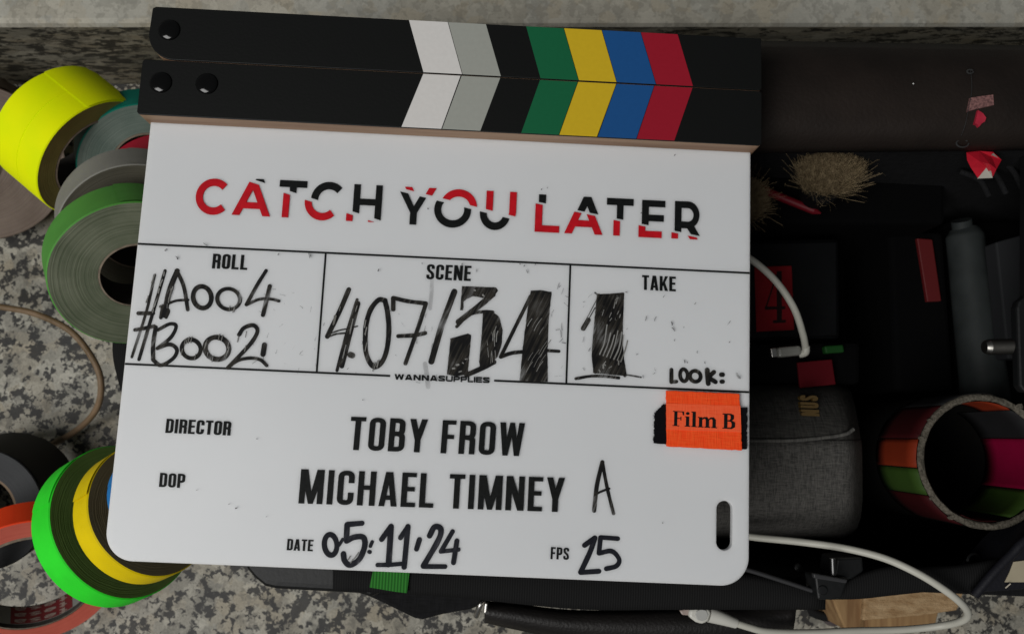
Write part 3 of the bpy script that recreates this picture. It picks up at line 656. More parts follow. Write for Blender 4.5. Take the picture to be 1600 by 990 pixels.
# wiped-off ghosts, specks and scratches
rs = random.Random(5); sm = []
I1 = (0, 0, 1)
for x0, y0, x1, y1, n, ln in ((395, 440, 500, 575, 26, 9), (500, 430, 690, 590, 16, 9), (650, 440, 690, 600, 8, 14), (860, 440, 885, 590, 14, 12), (900, 450, 1160, 590, 34, 8), (230, 380, 500, 410, 6, 8), (520, 405, 880, 425, 8, 7), (230, 200, 1150, 380, 7, 1.6), (200, 590, 1150, 900, 10, 1.6)):
    for k in range(n):
        x, y = rs.uniform(x0, x1), rs.uniform(y0, y1); a = rs.gauss(1.75, 0.7); l_ = rs.uniform(0.2, 1)*ln
        sm.append(hand([(x, y), (x+math.cos(a)*l_*.5+rs.uniform(-1, 1), y+math.sin(a)*l_*.5), (x+math.cos(a)*l_, y+math.sin(a)*l_)], rs.uniform(0.15, 0.55), I1))
sm += [hand([(1150, 583), (1153, 590)], 1.2, I1), hand([(1154, 588), (1155, 591)], 1.4, I1)]
write('ink_smudges', sm, M_faint)['kind'] = 'stuff'

# orange fabric label over a black hook-and-loop patch
M_velcro = mat('black_velcro', (0.006, 0.006, 0.008), 0.95, 0.1, bump=1.0, bscale=2500)
M_orange = weave_mat('orange_fabric', (0.97, 0.062, 0.008), (1.0, 0.105, 0.018), 1500, 0.5, 0.8)
M_orange2 = weave_mat('orange_tape_strip', (0.95, 0.10, 0.028), (1.0, 0.135, 0.045), 1500, 0.3, 0.7)
def wavy(pts, amp, n=14, seed=0):
    out = []; rr = random.Random(seed)
    for i in range(len(pts)):
        a, b = Vector(pts[i]), Vector(pts[(i+1) % len(pts)])
        for k in range(n): 
            p = a+(b-a)*(k/n); out.append((p.x+rr.uniform(-amp, amp), p.y+rr.uniform(-amp, amp)))
    return out
ve = prism('label_patch', wavy([ppx(1036, 632), ppx(1166, 636), ppx(1166, 702), ppx(1021, 692), ppx(1023, 645)], 0.0003, 18, 1), ZB, ZB+0.0012, M_velcro, BOARD)
ve['label'] = 'black hook-and-loop patch with an orange Film B label'
# frayed fibres
fv, ff = [], []
rf = random.Random(3)
for k in range(150):
    if k < 80: a = Vector((*ppx(rf.uniform(1163, 1167), rf.uniform(637, 700)), ZB+0.0006)); d = Vector((1, rf.uniform(-.8, .8), rf.uniform(-.2, .4)))
    else: a = Vector((*ppx(rf.uniform(1021, 1026), rf.uniform(645, 692)), ZB+0.0006)); d = Vector((-1, rf.uniform(-.8, .8), rf.uniform(-.2, .4)))
    e = a+d.normalized()*rf.uniform(.0004, .0013); s_ = Vector((0, .00005, 0)); b = len(fv); fv += [a-s_, a+s_, e]; ff.append((b, b+1, b+2))
raw('frayed_edge', fv, ff, M_velcro, ve)['kind'] = 'stuff'
of = prism('fabric_label', wavy([ppx(1039, 610), ppx(1153, 615), ppx(1157, 703), ppx(1040, 697)], 0.00012, 22, 4), ZB+0.0012, ZB+0.0026, M_orange, ve, 0.0003)
prism('tape_strip', wavy([ppx(1039, 630), ppx(1154, 634), ppx(1155.5, 675), ppx(1039.5, 671)], 0.00006, 16, 2), ZB+0.0026, ZB+0.0028, M_orange2, ve)
def serif(ch, w):
    t, s, u = .17, .055, .05       # stem, hairline, serif reach
    bxp = lambda x0, y0, x1, y1: [[(x0, y0), (x1, y0), (x1, y1), (x0, y1)]]
    if ch == 'F': return [bxp(.08, 0, .08+t, 1), bxp(0, 0, .36, s), bxp(0, 1-s, .60, 1), [[(.53, .76), (.60, .74), (.60, .95), (.50, .95)]], bxp(.25, .49, .44, .55), bxp(.41, .40, .46, .64)]
    if ch == 'i': return [bxp(.06, 0, .06+t, .68), bxp(0, 0, .30, s), bxp(0, .63, .10, .68), [[(.06+t/2+.1*math.cos(a*math.pi/6), .88+.1*math.sin(a*math.pi/6)) for a in range(12)]]]
    if ch == 'l': return [bxp(.06, 0, .06+t, 1.02), bxp(0, 0, .30, s), bxp(0, .96, .10, 1.02)]
    if ch == 'm':
        o = [bxp(0, .63, .10, .68)]
        for x in (.06, .42, .78): o += [bxp(x, 0, x+t, .58 if x > .1 else .68), bxp(x-.06, 0, x+t+.07, s)]
        for x in (.2, .56): o.append(ribbon([(x, .52), (x+.12, .64), (x+.24, .64), (x+.30, .5)], [.05, .1, .13, .16]))
        return o
    if ch == 'B': return [bxp(.08, 0, .08+t, 1), bxp(0, 0, .34, s), bxp(0, 1-s, .34, 1), ribbon([(.25, .97), (.42, .96), (.51, .88), (.51, .68), (.42, .56), (.25, .53)], [.06, .09, .16, .16, .08, .05]),
                          ribbon([(.25, .53), (.46, .51), (.57, .41), (.57, .16), (.46, .04), (.25, .03)], [.05, .08, .17, .17, .09, .06])]
    if ch == '4': return [bxp(.42, 0, .60, 1), bxp(.28, 0, .74, s), bxp(0, .26, .72, .32), [[(0, .29), (.06, .29), (.46, .95), (.44, 1)]]]
    return []
text('printed_text', 'Film B', ppx(1048.6, 665.0), ppx(1145.2, 670.2), ppx(1049.2, 641.8), M_print, ve, ZB+0.0028, 0.00006, wid={'F': .60, 'i': .30, 'l': .30, 'm': 1.02, ' ': .20, 'B': .66}, gap=.045, font=serif)

# ------------------------------------------------------------------ tape rolls on the left
def roll_frame(px, py, z, ang, tilt):
    """frame of a roll whose near face centre is at (px, py, z); its axis leans by tilt away from the line of sight, towards the photo direction ang (degrees, clockwise from right)"""
    c = at(px, py, z); v = (CAM-c).normalized()
    r = (AX-v*AX.dot(v)).normalized(); d = v.cross(r); d = d if d.dot(AD) > 0 else -d
    im = r*math.cos(math.radians(ang))+d*math.sin(math.radians(ang))
    ax = v*math.cos(math.radians(tilt))+im*math.sin(math.radians(tilt))
    return frame_z(ax), c
def pxm(px, py, z): return (at(px, py, z)-CAM).dot(AF)/F         # metres per photo pixel there
CORE = mat('core_card', (0.20, 0.16, 0.12), 0.85, 0.2, var=0.2, scale=300)
COREIN = mat('core_inside', (0.05, 0.045, 0.04), 0.85, 0.2, var=0.2, scale=300)
def tape_roll(label, px, py, z, ang, tilt, Rpx, rpx, wpx, outer, side, groove=False, core=CORE, corein=COREIN, group='rolls of gaffer tape beside the bag', wob=0.0006, corew=3):
    Fm, c = roll_frame(px, py, z, ang, tilt); k = pxm(px, py, z); Ro, ri, w = Rpx*k, rpx*k, wpx*k
    base = c-Fm.col[2]*w
    root = bpy.data.objects.new('tape_roll', None); COL.objects.link(root); root.empty_display_size = 0.01
    m4 = Fm.to_4x4(); m4.translation = base; root.matrix_world = m4
    tag(root, label, 'tape roll', group)
    I = Matrix.Identity(3); O = Vector((0, 0, 0)); b = min(0.0006, w*0.05)
    def loc(name, prof, mats, mis, sharp=40):
        vs, fs = lathe_geo(prof, 72); n = len(prof)-1
        vs2 = []
        for v in vs:
            a = math.atan2(v[1], v[0]); rr = math.hypot(v[0], v[1])
            dz = wob*math.sin(2*a+px)*(1 if v[2] > w*0.5 else 0)*(rr/Ro); dr = 1+0.006*math.sin(2*a+py)+0.003*math.sin(5*a+px)
            vs2.append((v[0]*dr, v[1]*dr, v[2]+dz))
        me = bpy.data.meshes.new(name); me.from_pydata(vs2, [], fs); me.update()
        for i, p in enumerate(me.polygons): p.material_index = mis[i % n]
        o = link(name, me, mats, root, True); me.set_sharp_from_angle(angle=math.radians(sharp)); return o
    prof = [(ri, 0), (Ro-b, 0), (Ro, b)]; mi = [1, 0]
    if groove:
        for q, dq in ((w*.54, 0), (w*.54+.00025, -.0004), (w*.54+.0006, -.0004), (w*.54+.0008, 0.0001)): prof.append((Ro+dq, q)); mi.append(0)
    prof += [(Ro, w-b), (Ro-b, w), ((Ro+ri)*.5, w-0.0003), (ri, w)]; mi += [0, 0, 1, 1]
    loc('tape_winding', prof, [outer, side], mi)
    cw = corew*k
    loc('core', [(ri-0.00005, 0.0002), (ri-0.00005, w-0.0002), (ri-cw, w+0.0003), (ri-cw, 0.0), (ri-0.00005, 0.0002)], [core, corein], [0, 0, 1, 0])
    # loose end of the tape: a thin lap over the winding
    vs, fs = [], []
    n = 14; a0 = math.radians(200)
    for i in range(n+1):
        a = a0+math.radians(40)*i/n; rr = Ro*1.004+0.0003
        for zz in (b, w-b): vs.append((rr*math.cos(a), rr*math.sin(a), zz))
    for i in range(n): fs.append((2*i, 2*i+2, 2*i+3, 2*i+1))
    me = bpy.data.meshes.new('tape_end'); me.from_pydata(vs, [], fs); me.update(); link('tape_end', me, outer, root, True)
    return root, Fm, Ro, ri, w
def cloth_tape(name, c, rough=0.6, var=0.06): return mat(name, c, rough, 0.2, var=var, scale=90, bump=0.12, bscale=1800)
T_yel = mat('fluoro_yellow_tape', (0.82, 0.96, 0.0), 0.7, 0.1, col2=(0.92, 1.0, 0.0), scale=45, bump=0.12, bscale=1800)
T_teal = cloth_tape('teal_tape', (0.0, 0.17, 0.12))
T_redt = cloth_tape('crimson_tape', (0.40, 0.01, 0.03))
T_gry = cloth_tape('grey_tape', (0.24, 0.235, 0.21))
T_grn = cloth_tape('green_tape', (0.085, 0.30, 0.05))
T_fgr = cloth_tape('fluoro_green_tape', (0.03, 0.80, 0.03))
T_ye2 = cloth_tape('yellow_tape', (0.80, 0.60, 0.0))
T_blu = cloth_tape('blue_tape', (0.02, 0.19, 0.50))
T_org = cloth_tape('fluoro_orange_tape', (1.0, 0.065, 0.012))
T_blk = cloth_tape('black_tape', (0.012, 0.012, 0.013))
T_brn = mat('brown_packing_tape', (0.10, 0.065, 0.042), 0.35, 0.5, var=0.2, scale=60)
tape_roll('wide fluorescent yellow tape roll at the top left in front of the granite step', 154, 249, 0.085, 44, 52, 104, 74, 98, T_yel, ring_mat('yellow_side', (0.18, 0.155, 0.035), (0.27, 0.235, 0.06)), groove=True)
tape_roll('teal green tape roll standing beside the yellow roll, partly under the clapperboard', 236, 262, 0.075, 80, 26, 104, 58, 62, T_teal, ring_mat('teal_side', (0.10, 0.145, 0.12), (0.19, 0.235, 0.20)))
tape_roll('crimson tape roll between the teal and grey rolls, only a sliver showing', 268, 322, 0.10, 78, 28, 100, 60, 50, T_redt, ring_mat('crimson_side', (0.14, 0.04, 0.05), (0.22, 0.08, 0.08)))
tape_roll('grey tape roll just behind the green roll, left of the clapperboard', 218, 365, 0.125, 82, 28, 116, 62, 62, T_gry, ring_mat('grey_side', (0.055, 0.05, 0.033), (0.085, 0.078, 0.055)))
tape_roll('mid green tape roll with pale worn side face under the board edge', 214, 430, 0.148, 72, 28, 124, 55, 72, T_grn, ring_mat('green_side', (0.085, 0.105, 0.06), (0.19, 0.205, 0.14), freq=900), corew=3)
tape_roll('brown packing tape roll lying flat under the yellow roll at the left edge', -38, 256, 0.052, 92, 14, 126, 36, 100, T_brn, ring_mat('brown_side', (0.17, 0.125, 0.10), (0.27, 0.21, 0.175)))
tape_roll('black tape roll leaning at the left edge above the orange roll', -30, 796, 0.058, 146, 34, 98, 56, 108, T_blk, ring_mat('black_side', (0.014, 0.015, 0.017), (0.026, 0.028, 0.031)), core=mat('black_core_card', (0.24, 0.17, 0.11), 0.8))
OR, FO, Ro_, ri_, wo_ = tape_roll('fluorescent orange tape roll with printed cardboard core at the bottom left corner', 50, 911, 0.072, 82, 43, 124, 94, 46, T_org, ring_mat('orange_side', (0.50, 0.085, 0.055), (0.62, 0.13, 0.085)), corew=4)
tape_roll('fluorescent green tape roll largest of the stack at the lower left board corner', 199, 811, 0.125, -31, 36, 122, 70, 48, T_fgr, ring_mat('fluoro_green_side', (0.14, 0.25, 0.05), (0.20, 0.33, 0.08)))
tape_roll('deep yellow tape roll lying on the fluorescent green roll under the board corner', 242, 793, 0.15, -31, 34, 106, 60, 44, T_ye2, ring_mat('yellow_roll_side', (0.16, 0.125, 0.06), (0.22, 0.175, 0.09)))
tape_roll('small blue tape roll on top of the yellow roll, mostly hidden by the board', 262, 766, 0.172, -31, 30, 76, 45, 40, T_blu, ring_mat('blue_side', (0.02, 0.06, 0.12), (0.04, 0.1, 0.2)))

# printed liner inside the orange roll's core
def core_print():
    ri2 = ri_-0.0019
    liner = {'grey': mat('liner_grey', (0.22, 0.22, 0.20), 0.6), 'red': mat('liner_red', (0.16, 0.016, 0.018), 0.6), 'blue': mat('liner_blue', (0.02, 0.075, 0.12), 0.6), 'txt': mat('liner_text', (0.30, 0.22, 0.19), 0.6)}
    k = Vector((AD.x, AD.y, AD.z)); Fi = FO.inverted(); d = Fi @ AD; a_c = math.atan2(d.y, d.x)
    r0 = Fi @ AX; sgn = 1 if (r0.x*-math.sin(a_c)+r0.y*math.cos(a_c)) > 0 else -1
    def seg(nm, a0, a1, z0, z1, r, m):
        n = max(2, int(abs(a1-a0)/4)); vs, fs = [], []
        for i in range(n+1):
            a = a_c+sgn*math.radians(a0+(a1-a0)*i/n)
            vs += [(r*math.cos(a), r*math.sin(a), z0), (r*math.cos(a), r*math.sin(a), z1)]
        for i in range(n): fs.append((2*i, 2*i+2, 2*i+3, 2*i+1))
        me = bpy.data.meshes.new(nm); me.from_pydata(vs, [], fs); me.update(); return link(nm, me, m, OR, True)
    seg('core_liner', -180, 180, 0.0015, wo_-0.002, ri2, liner['grey'])
    for b0 in (-92, 8, 108):
        seg('printed_band', b0-28, b0+32, 0.0018, wo_-0.0024, ri2-0.0001, liner['red']); seg('printed_band', b0+44, b0+61, 0.0018, wo_-0.0024, ri2-0.0001, liner['blue'])
    # rows of 'tesa', upside down as seen
    def lt(ch):
        s = .2
        if ch == 't': return .55, [ribbon([(.28, 1), (.28, .12), (.5, .1)], s), ribbon([(.05, .68), (.5, .68)], s)]
        if ch == 'e': return .7, [ribbon([(.12, .38), (.58, .38), (.55, .6), (.35, .68), (.12, .5), (.12, .25), (.32, .1), (.6, .15)], s*.85)]
        if ch == 's': return .6, [ribbon([(.52, .6), (.3, .68), (.1, .55), (.3, .4), (.5, .25), (.3, .1), (.06, .18)], s*.85)]
        if ch == 'a': return .7, [ribbon([(.1, .6), (.4, .68), (.55, .55), (.55, .1)], s*.9), ribbon([(.5, .4), (.15, .35), (.12, .15), (.35, .1), (.55, .22)], s*.8)]
    for row in range(3):
        hgt = wo_*0.26; z0 = wo_*(0.07+row*0.29); vs, fs = [], []
        for b0 in (8,):
            x = 0.0
            for ch in 'tesa':
                w, g = lt(ch)
                for st in g:
                    for poly in st:
                        i0 = len(vs)
                        for p in poly:
                            ang = b0+27-(x+p[0])*18; a = a_c+sgn*math.radians(ang); zz = z0+p[1]*hgt*0.9
                            vs.append(((ri2-0.0003)*math.cos(a), (ri2-0.0003)*math.sin(a), zz))
                        fs.append(tuple(range(i0, i0+len(poly))))
                x += w+.12
        me = bpy.data.meshes.new('printed_text'); me.from_pydata(vs, [], fs); me.update(); link('printed_text', me, liner['txt'], OR)
core_print()

M_cord = mat('tan_cord', (0.13, 0.085, 0.04), 0.5, 0.4, col2=(0.22, 0.145, 0.085), scale=80, bump=0.3, bscale=1500)
cp = [(-60, 470, .03), (0, 479, .03), (55, 490, .032), (110, 517, .034), (146, 562, .034), (158, 600, .032), (150, 640, .022), (118, 673, .010), (70, 700, .003), (20, 730, .003)]
cordo = tube('cord', [at(*p) for p in cp], 0.0021, M_cord); tag(cordo, 'tan elastic cord looping over the granite floor at the left', 'cord')

# ------------------------------------------------------------------ black kit bag
def pt(x, y, z): return at(x, y, z)
BAGL = at(1000, 700, 0.0); BAGL.z = 0.0
BAG = thing('kit_bag', 'open black production kit bag under the clapperboard', 'bag', BAGL)
M_cloth = weave_mat('black_nylon', (0.0045, 0.0045, 0.005), (0.010, 0.010, 0.011), 1200, 0.4)
M_lid = mat('brown_black_vinyl', (0.0140, 0.0098, 0.0078), 0.65, 0.25, var=0.35, scale=22, bump=0.25, bscale=500)
M_web = rib_mat('black_webbing', (0.005, 0.005, 0.0055), (0.0095, 0.0095, 0.0095))
M_plast = mat('black_plastic', (0.0065, 0.007, 0.0075), 0.5, 0.3, var=0.2, scale=40, bump=0.1, bscale=400)
M_piping = mat('grey_piping', (0.03, 0.03, 0.032), 0.55, 0.4)
M_leather = mat('black_leather', (0.010, 0.0085, 0.008), 0.5, 0.4, var=0.3, scale=50, bump=0.3, bscale=700)
M_steel = mat('steel', (0.55, 0.53, 0.50), 0.3, 0.5, metal=1)
M_navy = mat('navy_black_panel', (0.008, 0.008, 0.012), 0.6, 0.3, bump=0.2, bscale=600)
# floor and walls of the bag
xl, xr = at(420, 600, .18).x, at(1960, 600, .18).x
yf, yb = at(1000, 915, .165).y, at(1300, 228, .17).y
bt = .006
def boxo(name, x0, y0, z0, x1, y1, z1, m, parent, bev=0.001): return prism(name, [(x0, y0), (x1, y0), (x1, y1), (x0, y1)], z0, z1, m, parent, bev)
boxo('base_panel', xl, yf, .004, xr, yb+.03, .010, mat('black_lining', (0.0022, 0.0022, 0.0024), 0.95, 0.05), BAG)
boxo('back_wall', xl+.0, yb, .0105, xr, yb+bt, .183, M_cloth, BAG)
boxo('side_wall', xl, yf+bt+.001, .0105, xl+bt, yb-.001, .178, M_cloth, BAG)
boxo('side_wall', xr-bt, yf+bt+.001, .0105, xr, yb-.001, .178, M_cloth, BAG)
boxo('front_wall', xl, yf, .0105, xr, yf+bt, .150, M_cloth, BAG)
M_lining = MATS['black_lining']
for q, z_ in (([(1120, 222), (1478, 222), (1478, 350), (1120, 350)], .114), ([(1140, 536), (1345, 534), (1345, 600), (1140, 600)], .1095), ([(1390, 362), (1474, 362), (1492, 610), (1400, 610)], .0815), ([(1478, 345), (1640, 345), (1640, 640), (1500, 640)], .066)):
    slab('padded_insert', q, z_, z_-.0105, M_lining, BAG, .003)
# rolled lid along the back
def lid():
    nx, ny = 60, 18; vs, fs = [], []
    for i in range(nx+1):
        x = 400+(1970-400)*i/nx
        for j in range(ny+1):
            t = j/ny; yt = 64+(x-1190)*0.016; yb_ = 240-(x-1190)*0.012
            y = yt+(yb_-yt)*t
            z = .1955-.012*(2*t-1)**4-.0035*(2*t-1)**2 + .0012*noise.noise(Vector((x*.006, y*.02, 2.2)))
            if abs(x-1515-(y-150)*-0.12) < 6: z -= .0008
            vs.append(at(x, y, z))
    for i in range(nx):
        for j in range(ny):
            a = i*(ny+1)+j; fs.append((a, a+1, a+ny+2, a+ny+1))
    o = raw('lid', vs, fs, M_lid, BAG, True)
    s = o.modifiers.new('thick', 'SOLIDIFY'); s.thickness = 0.006; s.offset = 1 if False else -1
    return o
LID = lid()
def lidz(x, y): 
    yt = 64+(x-1190)*0.016; yb_ = 240-(x-1190)*0.012; t = (y-yt)/(yb_-yt)
    return .1955-.012*(2*t-1)**4-.0035*(2*t-1)**2 + .0014
def on_lid(name, pxs, m, th=0.0004, parent=None):
    vs = [at(x, y, lidz(x, y)) for x, y in pxs]; n = len(vs); vs += [v-Vector((0, 0, th+.0015)) for v in vs]
    fs = [tuple(range(n)), tuple(reversed(range(n, 2*n)))]+[(i, (i+1) % n, n+(i+1) % n, n+i) for i in range(n)]
    return raw(name, vs, fs, m, parent or LID)
M_pink = mat('worn_pink_tape', (0.30, 0.15, 0.14), 0.8, 0.2, col2=(0.10, 0.05, 0.05), scale=900, detail=5)
M_rscrap = mat('red_scrap', (0.42, 0.02, 0.045), 0.6, 0.3, var=0.15, scale=200)
on_lid('tape_scrap', [(1516, 153), (1535, 150), (1552, 148), (1553, 164), (1530, 169), (1512, 174)], M_pink)
on_lid('tape_scrap', [(1528, 172), (1536, 177), (1541, 184), (1539, 190), (1534, 193), (1530, 198), (1527, 194), (1523, 193), (1526, 183)], M_rscrap)
tube('stitch', [at(x, y, lidz(x, y)+.0001) for x, y in ((1516, 108), (1518, 125), (1518, 145), (1513, 172), (1508, 195), (1502, 212))], 0.00012, M_piping, LID, 5)
for (x, y, r_) in ((1516, 112, 4), (1504, 224, 8)):
    tube('stitch', [at(x+r_*1.2*math.cos(a), y+r_*.75*math.sin(a), lidz(x, y)+.0004) for a in [i*.7 for i in range(9)]], 0.0004, mat('clear_film', (0.035, 0.035, 0.035), 0.3, 0.5), LID, 6)
lathe('speck', [(0.0004, 0), (0.0003, .0003), (.0001, .0004)], mat('white_speck', (.7, .7, .68), .5), Matrix.Identity(3), at(1427, 131, lidz(1427, 131)), LID, 10)

# front edge: plastic pocket corner, webbing rim, cloth gusset, leather handle
slab('front_pocket', [(372, 850), (384, 890), (395, 903), (412, 917), (430, 921), (560, 928), (578, 934), (600, 925), (600, 850)], .155, .05, M_plast, BAG, .004, 3)
def band(name, top, bot, z, m, par, th=.003, n=8, bow=.002, thz=None):
    """strip between two photo edges at height z, slightly bowed"""
    T = catmull([Vector((*p, 0)) for p in top], n); Bm = catmull([Vector((*p, 0)) for p in bot], n); vs, fs = [], []; k = 6
    for i, (a, b) in enumerate(zip(T, Bm)):
        for j in range(k+1):
            t = j/k; p = a+(b-a)*t; zz = z(p.x) if callable(z) else z
            vs.append(at(p.x, p.y, zz+bow*(1-(2*t-1)**2)))
    for i in range(len(T)-1):
        for j in range(k):
            a = i*(k+1)+j; fs.append((a, a+1, a+k+2, a+k+1))
    o = raw(name, vs, fs, m, par, True); s = o.modifiers.new('thick', 'SOLIDIFY'); s.thickness = th; s.offset = -1; return o
band('rim_webbing', [(520, 878), (800, 888), (1000, 895), (1165, 897), (1290, 922)], [(520, 922), (700, 932), (900, 951), (1060, 952), (1290, 952)], .162, M_web, BAG)
slab('tape_patch', [(583, 890), (640, 893), (636, 926), (618, 924), (577, 917)], .1655, .0008, rib_mat('green_webbing_tape', (0.012, 0.10, 0.012), (0.035, 0.22, 0.03), 4200), BAG, .0002)
slab('gusset', [(560, 925), (590, 938), (648, 966), (660, 968), (690, 960), (735, 952), (765, 940), (800, 930), (700, 915)], .135, .02, M_cloth, BAG, .002)
band('handle', [(757, 938), (800, 941), (900, 952), (1060, 950), (1160, 944), (1246, 938)], [(757, 972), (800, 982), (900, 1000), (1060, 1010), (1160, 1004), (1240, 985)], .14, M_leather, BAG, .004, bow=.006)
slab('handle', [(1040, 955), (1110, 950), (1180, 944), (1240, 940), (1246, 948), (1244, 974), (1225, 990), (1180, 1002), (1100, 1006), (1050, 1005)], .135, .01, M_leather, BAG, .003, 3)
pinp = at(752, 946, .148)
tube('ring_pin', [at(744, 962, .146), at(748, 950, .149), at(751, 943, .150), at(755, 938, .149)], .0014, M_steel, BAG, 10, 4)
slab('strap_end', [(758, 941), (763, 941), (761, 958), (756, 958)], .153, .004, M_steel, BAG, .0006)
tube('piping', [at(1120, 880, .168), at(1165, 889, .168), at(1220, 906, .168), at(1278, 925, .168)], .0011, M_piping, BAG, 8)
# hinge block with pin and rivet
HB = slab('buckle', [(1273, 899), (1325, 906), (1316, 934), (1300, 937), (1278, 936), (1275, 915)], .175, .014, M_plast, BAG, .001)
slab('buckle_plate', [(1271, 895), (1325, 905), (1323, 911), (1272, 903)], .181, .003, M_piping, HB, .0006)
slab('buckle_block', [(1308, 872), (1348, 870), (1350, 892), (1330, 905), (1304, 899)], .170, .02, M_plast, HB, .001)
tube('buckle_pin', [at(1301, 872, .176), at(1302, 898, .176)], .0014, mat('dull_steel', (0.12, 0.12, 0.12), 0.35, 0.5, metal=1), HB, 12, 0)
lathe('rivet', [(.0023, 0), (.0023, .0006), (.0019, .0007), (.0019, .0004), (.0001, .0004)], M_plast, Matrix.Identity(3), at(1285, 922, .1752), HB, 24)
band('rim_panel', [(1320, 908), (1345, 896), (1390, 884), (1440, 885), (1500, 882), (1562, 872)], [(1300, 936), (1345, 935), (1400, 929), (1450, 924), (1495, 921), (1524, 932)], .168, M_web, BAG, .003)
slab('side_panel', [(1524, 929), (1535, 925), (1600, 920), (1940, 900), (1940, 690), (1640, 805), (1590, 852)], .172, .03, M_navy, BAG, .002)
tube('piping', [at(1522, 930, .174), at(1550, 897, .176), at(1580, 866, .177), at(1610, 838, .178), at(1700, 782, .178), at(1930, 696, .178)], .0022, M_navy, BAG, 10)
slab('tape_patch', [(1584, 877), (1600, 875), (1660, 871), (1660, 905), (1600, 909), (1570, 909), (1578, 893)], .1728, .0007, mat('cream_tape', (0.40, 0.35, 0.25), 0.7, 0.3, var=0.08, scale=80), BAG, .0002)
tube('loose_thread', [at(1571, 918, .1735), at(1579, 911, .1745)], .0003, mat('cream_thread', (0.5, 0.45, 0.36), 0.8), BAG, 6, 0)
lathe('snap_button', [(.0042, 0), (.0042, .001), (.0034, .0018), (.0022, .0014), (.0001, .0014)], mat('dark_nickel', (0.06, 0.06, 0.06), 0.3, 0.5, metal=1), Matrix.Identity(3), at(1521, 876, .158), BAG, 28)
lathe('snap_button', [(.0022, 0), (.0018, .001), (.0001, .0013)], mat('dark_nickel', (0.06, 0.06, 0.06)), Matrix.Identity(3), at(1246, 886, .15), BAG, 20)
# right-hand metal frame and mesh ribs
slab('frame_plate', [(1592, 470), (1603, 462), (1603, 240), (1900, 240), (1900, 620), (1600, 612), (1593, 602), (1589, 480)], .172, .006, M_plast, BAG, .0012)
for i, (a, b) in enumerate((((1545, 240), (1600, 300)), ((1520, 252), (1572, 302)), ((1500, 268), (1545, 306)))):
    tube('mesh_rib', [at(*a, .15), at((a[0]+b[0])/2+8, (a[1]+b[1])/2-6, .152), at(*b, .15)], .0016, M_cloth, BAG, 8)
band('strap', [(190, 478), (184, 520), (184, 560), (196, 610)], [(215, 478), (212, 520), (212, 560), (225, 610)], .115, M_web, BAG, .003)
lathe('bag_foot', [(.0075, 0), (.0085, .003), (.007, .008), (.004, .0105), (.0001, .011)], mat('mauve_rubber', (0.07, 0.055, 0.06), 0.35, 0.4), Matrix.Identity(3), at(1298, 956, .0), BAG, 28, sharp=80)
band('foot_strap', [(1255, 935), (1275, 950), (1310, 962)], [(1265, 962), (1290, 970), (1320, 968)], .045, M_web, BAG, .003)

# ------------------------------------------------------------------ things in the bag
M_dark = mat('dark_case', (0.004, 0.0043, 0.0048), 0.6, 0.1, var=0.15, scale=60)
c = at(1240, 450, .05); t = thing('equipment_box', 'black equipment box deep in the bag behind the red number four card', 'box', c)
slab('shell', [(1150, 375), (1312, 372), (1314, 530), (1150, 534)], .10, .085, M_dark, t, .003)
slab('shell_lid', [(1155, 380), (1308, 377), (1309, 524), (1155, 528)], .1022, .002, M_dark, t, .001)
c = at(1210, 465, .1022); t = thing('number_card', 'red card printed with a black 4 beside the white cable', 'card', c)
slab('card', [(1179, 417), (1237, 415), (1241, 515), (1182, 518)], .1034, .001, mat('red_card', (0.16, 0.006, 0.010), 0.7, 0.1, var=0.1, scale=60), t, .0002)
z4 = .10345
text('printed_text', '4', at(1195, 505, z4)[:2], at(1228, 504, z4)[:2], at(1195, 424, z4)[:2], mat('faded_print', (0.014, 0.006, 0.006), 0.8, 0.1), t, z4, .00005, wid={'4': .74}, font=serif)
c = at(1235, 550, .12); t = thing('charging_cable', 'short white cable curving from under the board to a small grey plug', 'cable', c)
M_cable = mat('white_cable', (0.50, 0.49, 0.43), 0.45, 0.4, var=0.06, scale=60)
tube('lead', [at(1090, 372, .150), at(1140, 388, .150), at(1176, 407, .150), at(1212, 439, .148), at(1240, 480, .145), at(1254, 520, .138), at(1259, 545, .13)], .0019, M_cable, t, 12)
tube('strain_relief', [at(1259, 540, .131), at(1258, 550, .13), at(1248, 553, .129)], .0022, M_cable, t, 10)
slab('plug', [(1215, 542), (1252, 539), (1254, 554), (1217, 558)], .133, .006, mat('grey_plug', (0.20, 0.20, 0.18), 0.35, 0.5), t, .0015)
slab('plug_shell', [(1204, 544), (1214, 543), (1216, 557), (1206, 558)], .131, .004, M_steel, t, .0006)
g = slab('green_connector', [(1288, 540), (1303, 539), (1318, 538), (1320, 550), (1304, 551), (1290, 552)], .115, .005, mat('green_plastic', (0.008, 0.05, 0.009), 0.6, 0.15), None, .001)
tag(g, 'tiny green connector right of the grey cable plug', 'connector')
g = slab('red_card', [(1246, 566), (1300, 561), (1306, 600), (1250, 606)], .118, .002, mat('red_card2', (0.075, 0.003, 0.006), 0.7, 0.1), None, .0004)
tag(g, 'small plain red card above the grey fabric case', 'card')

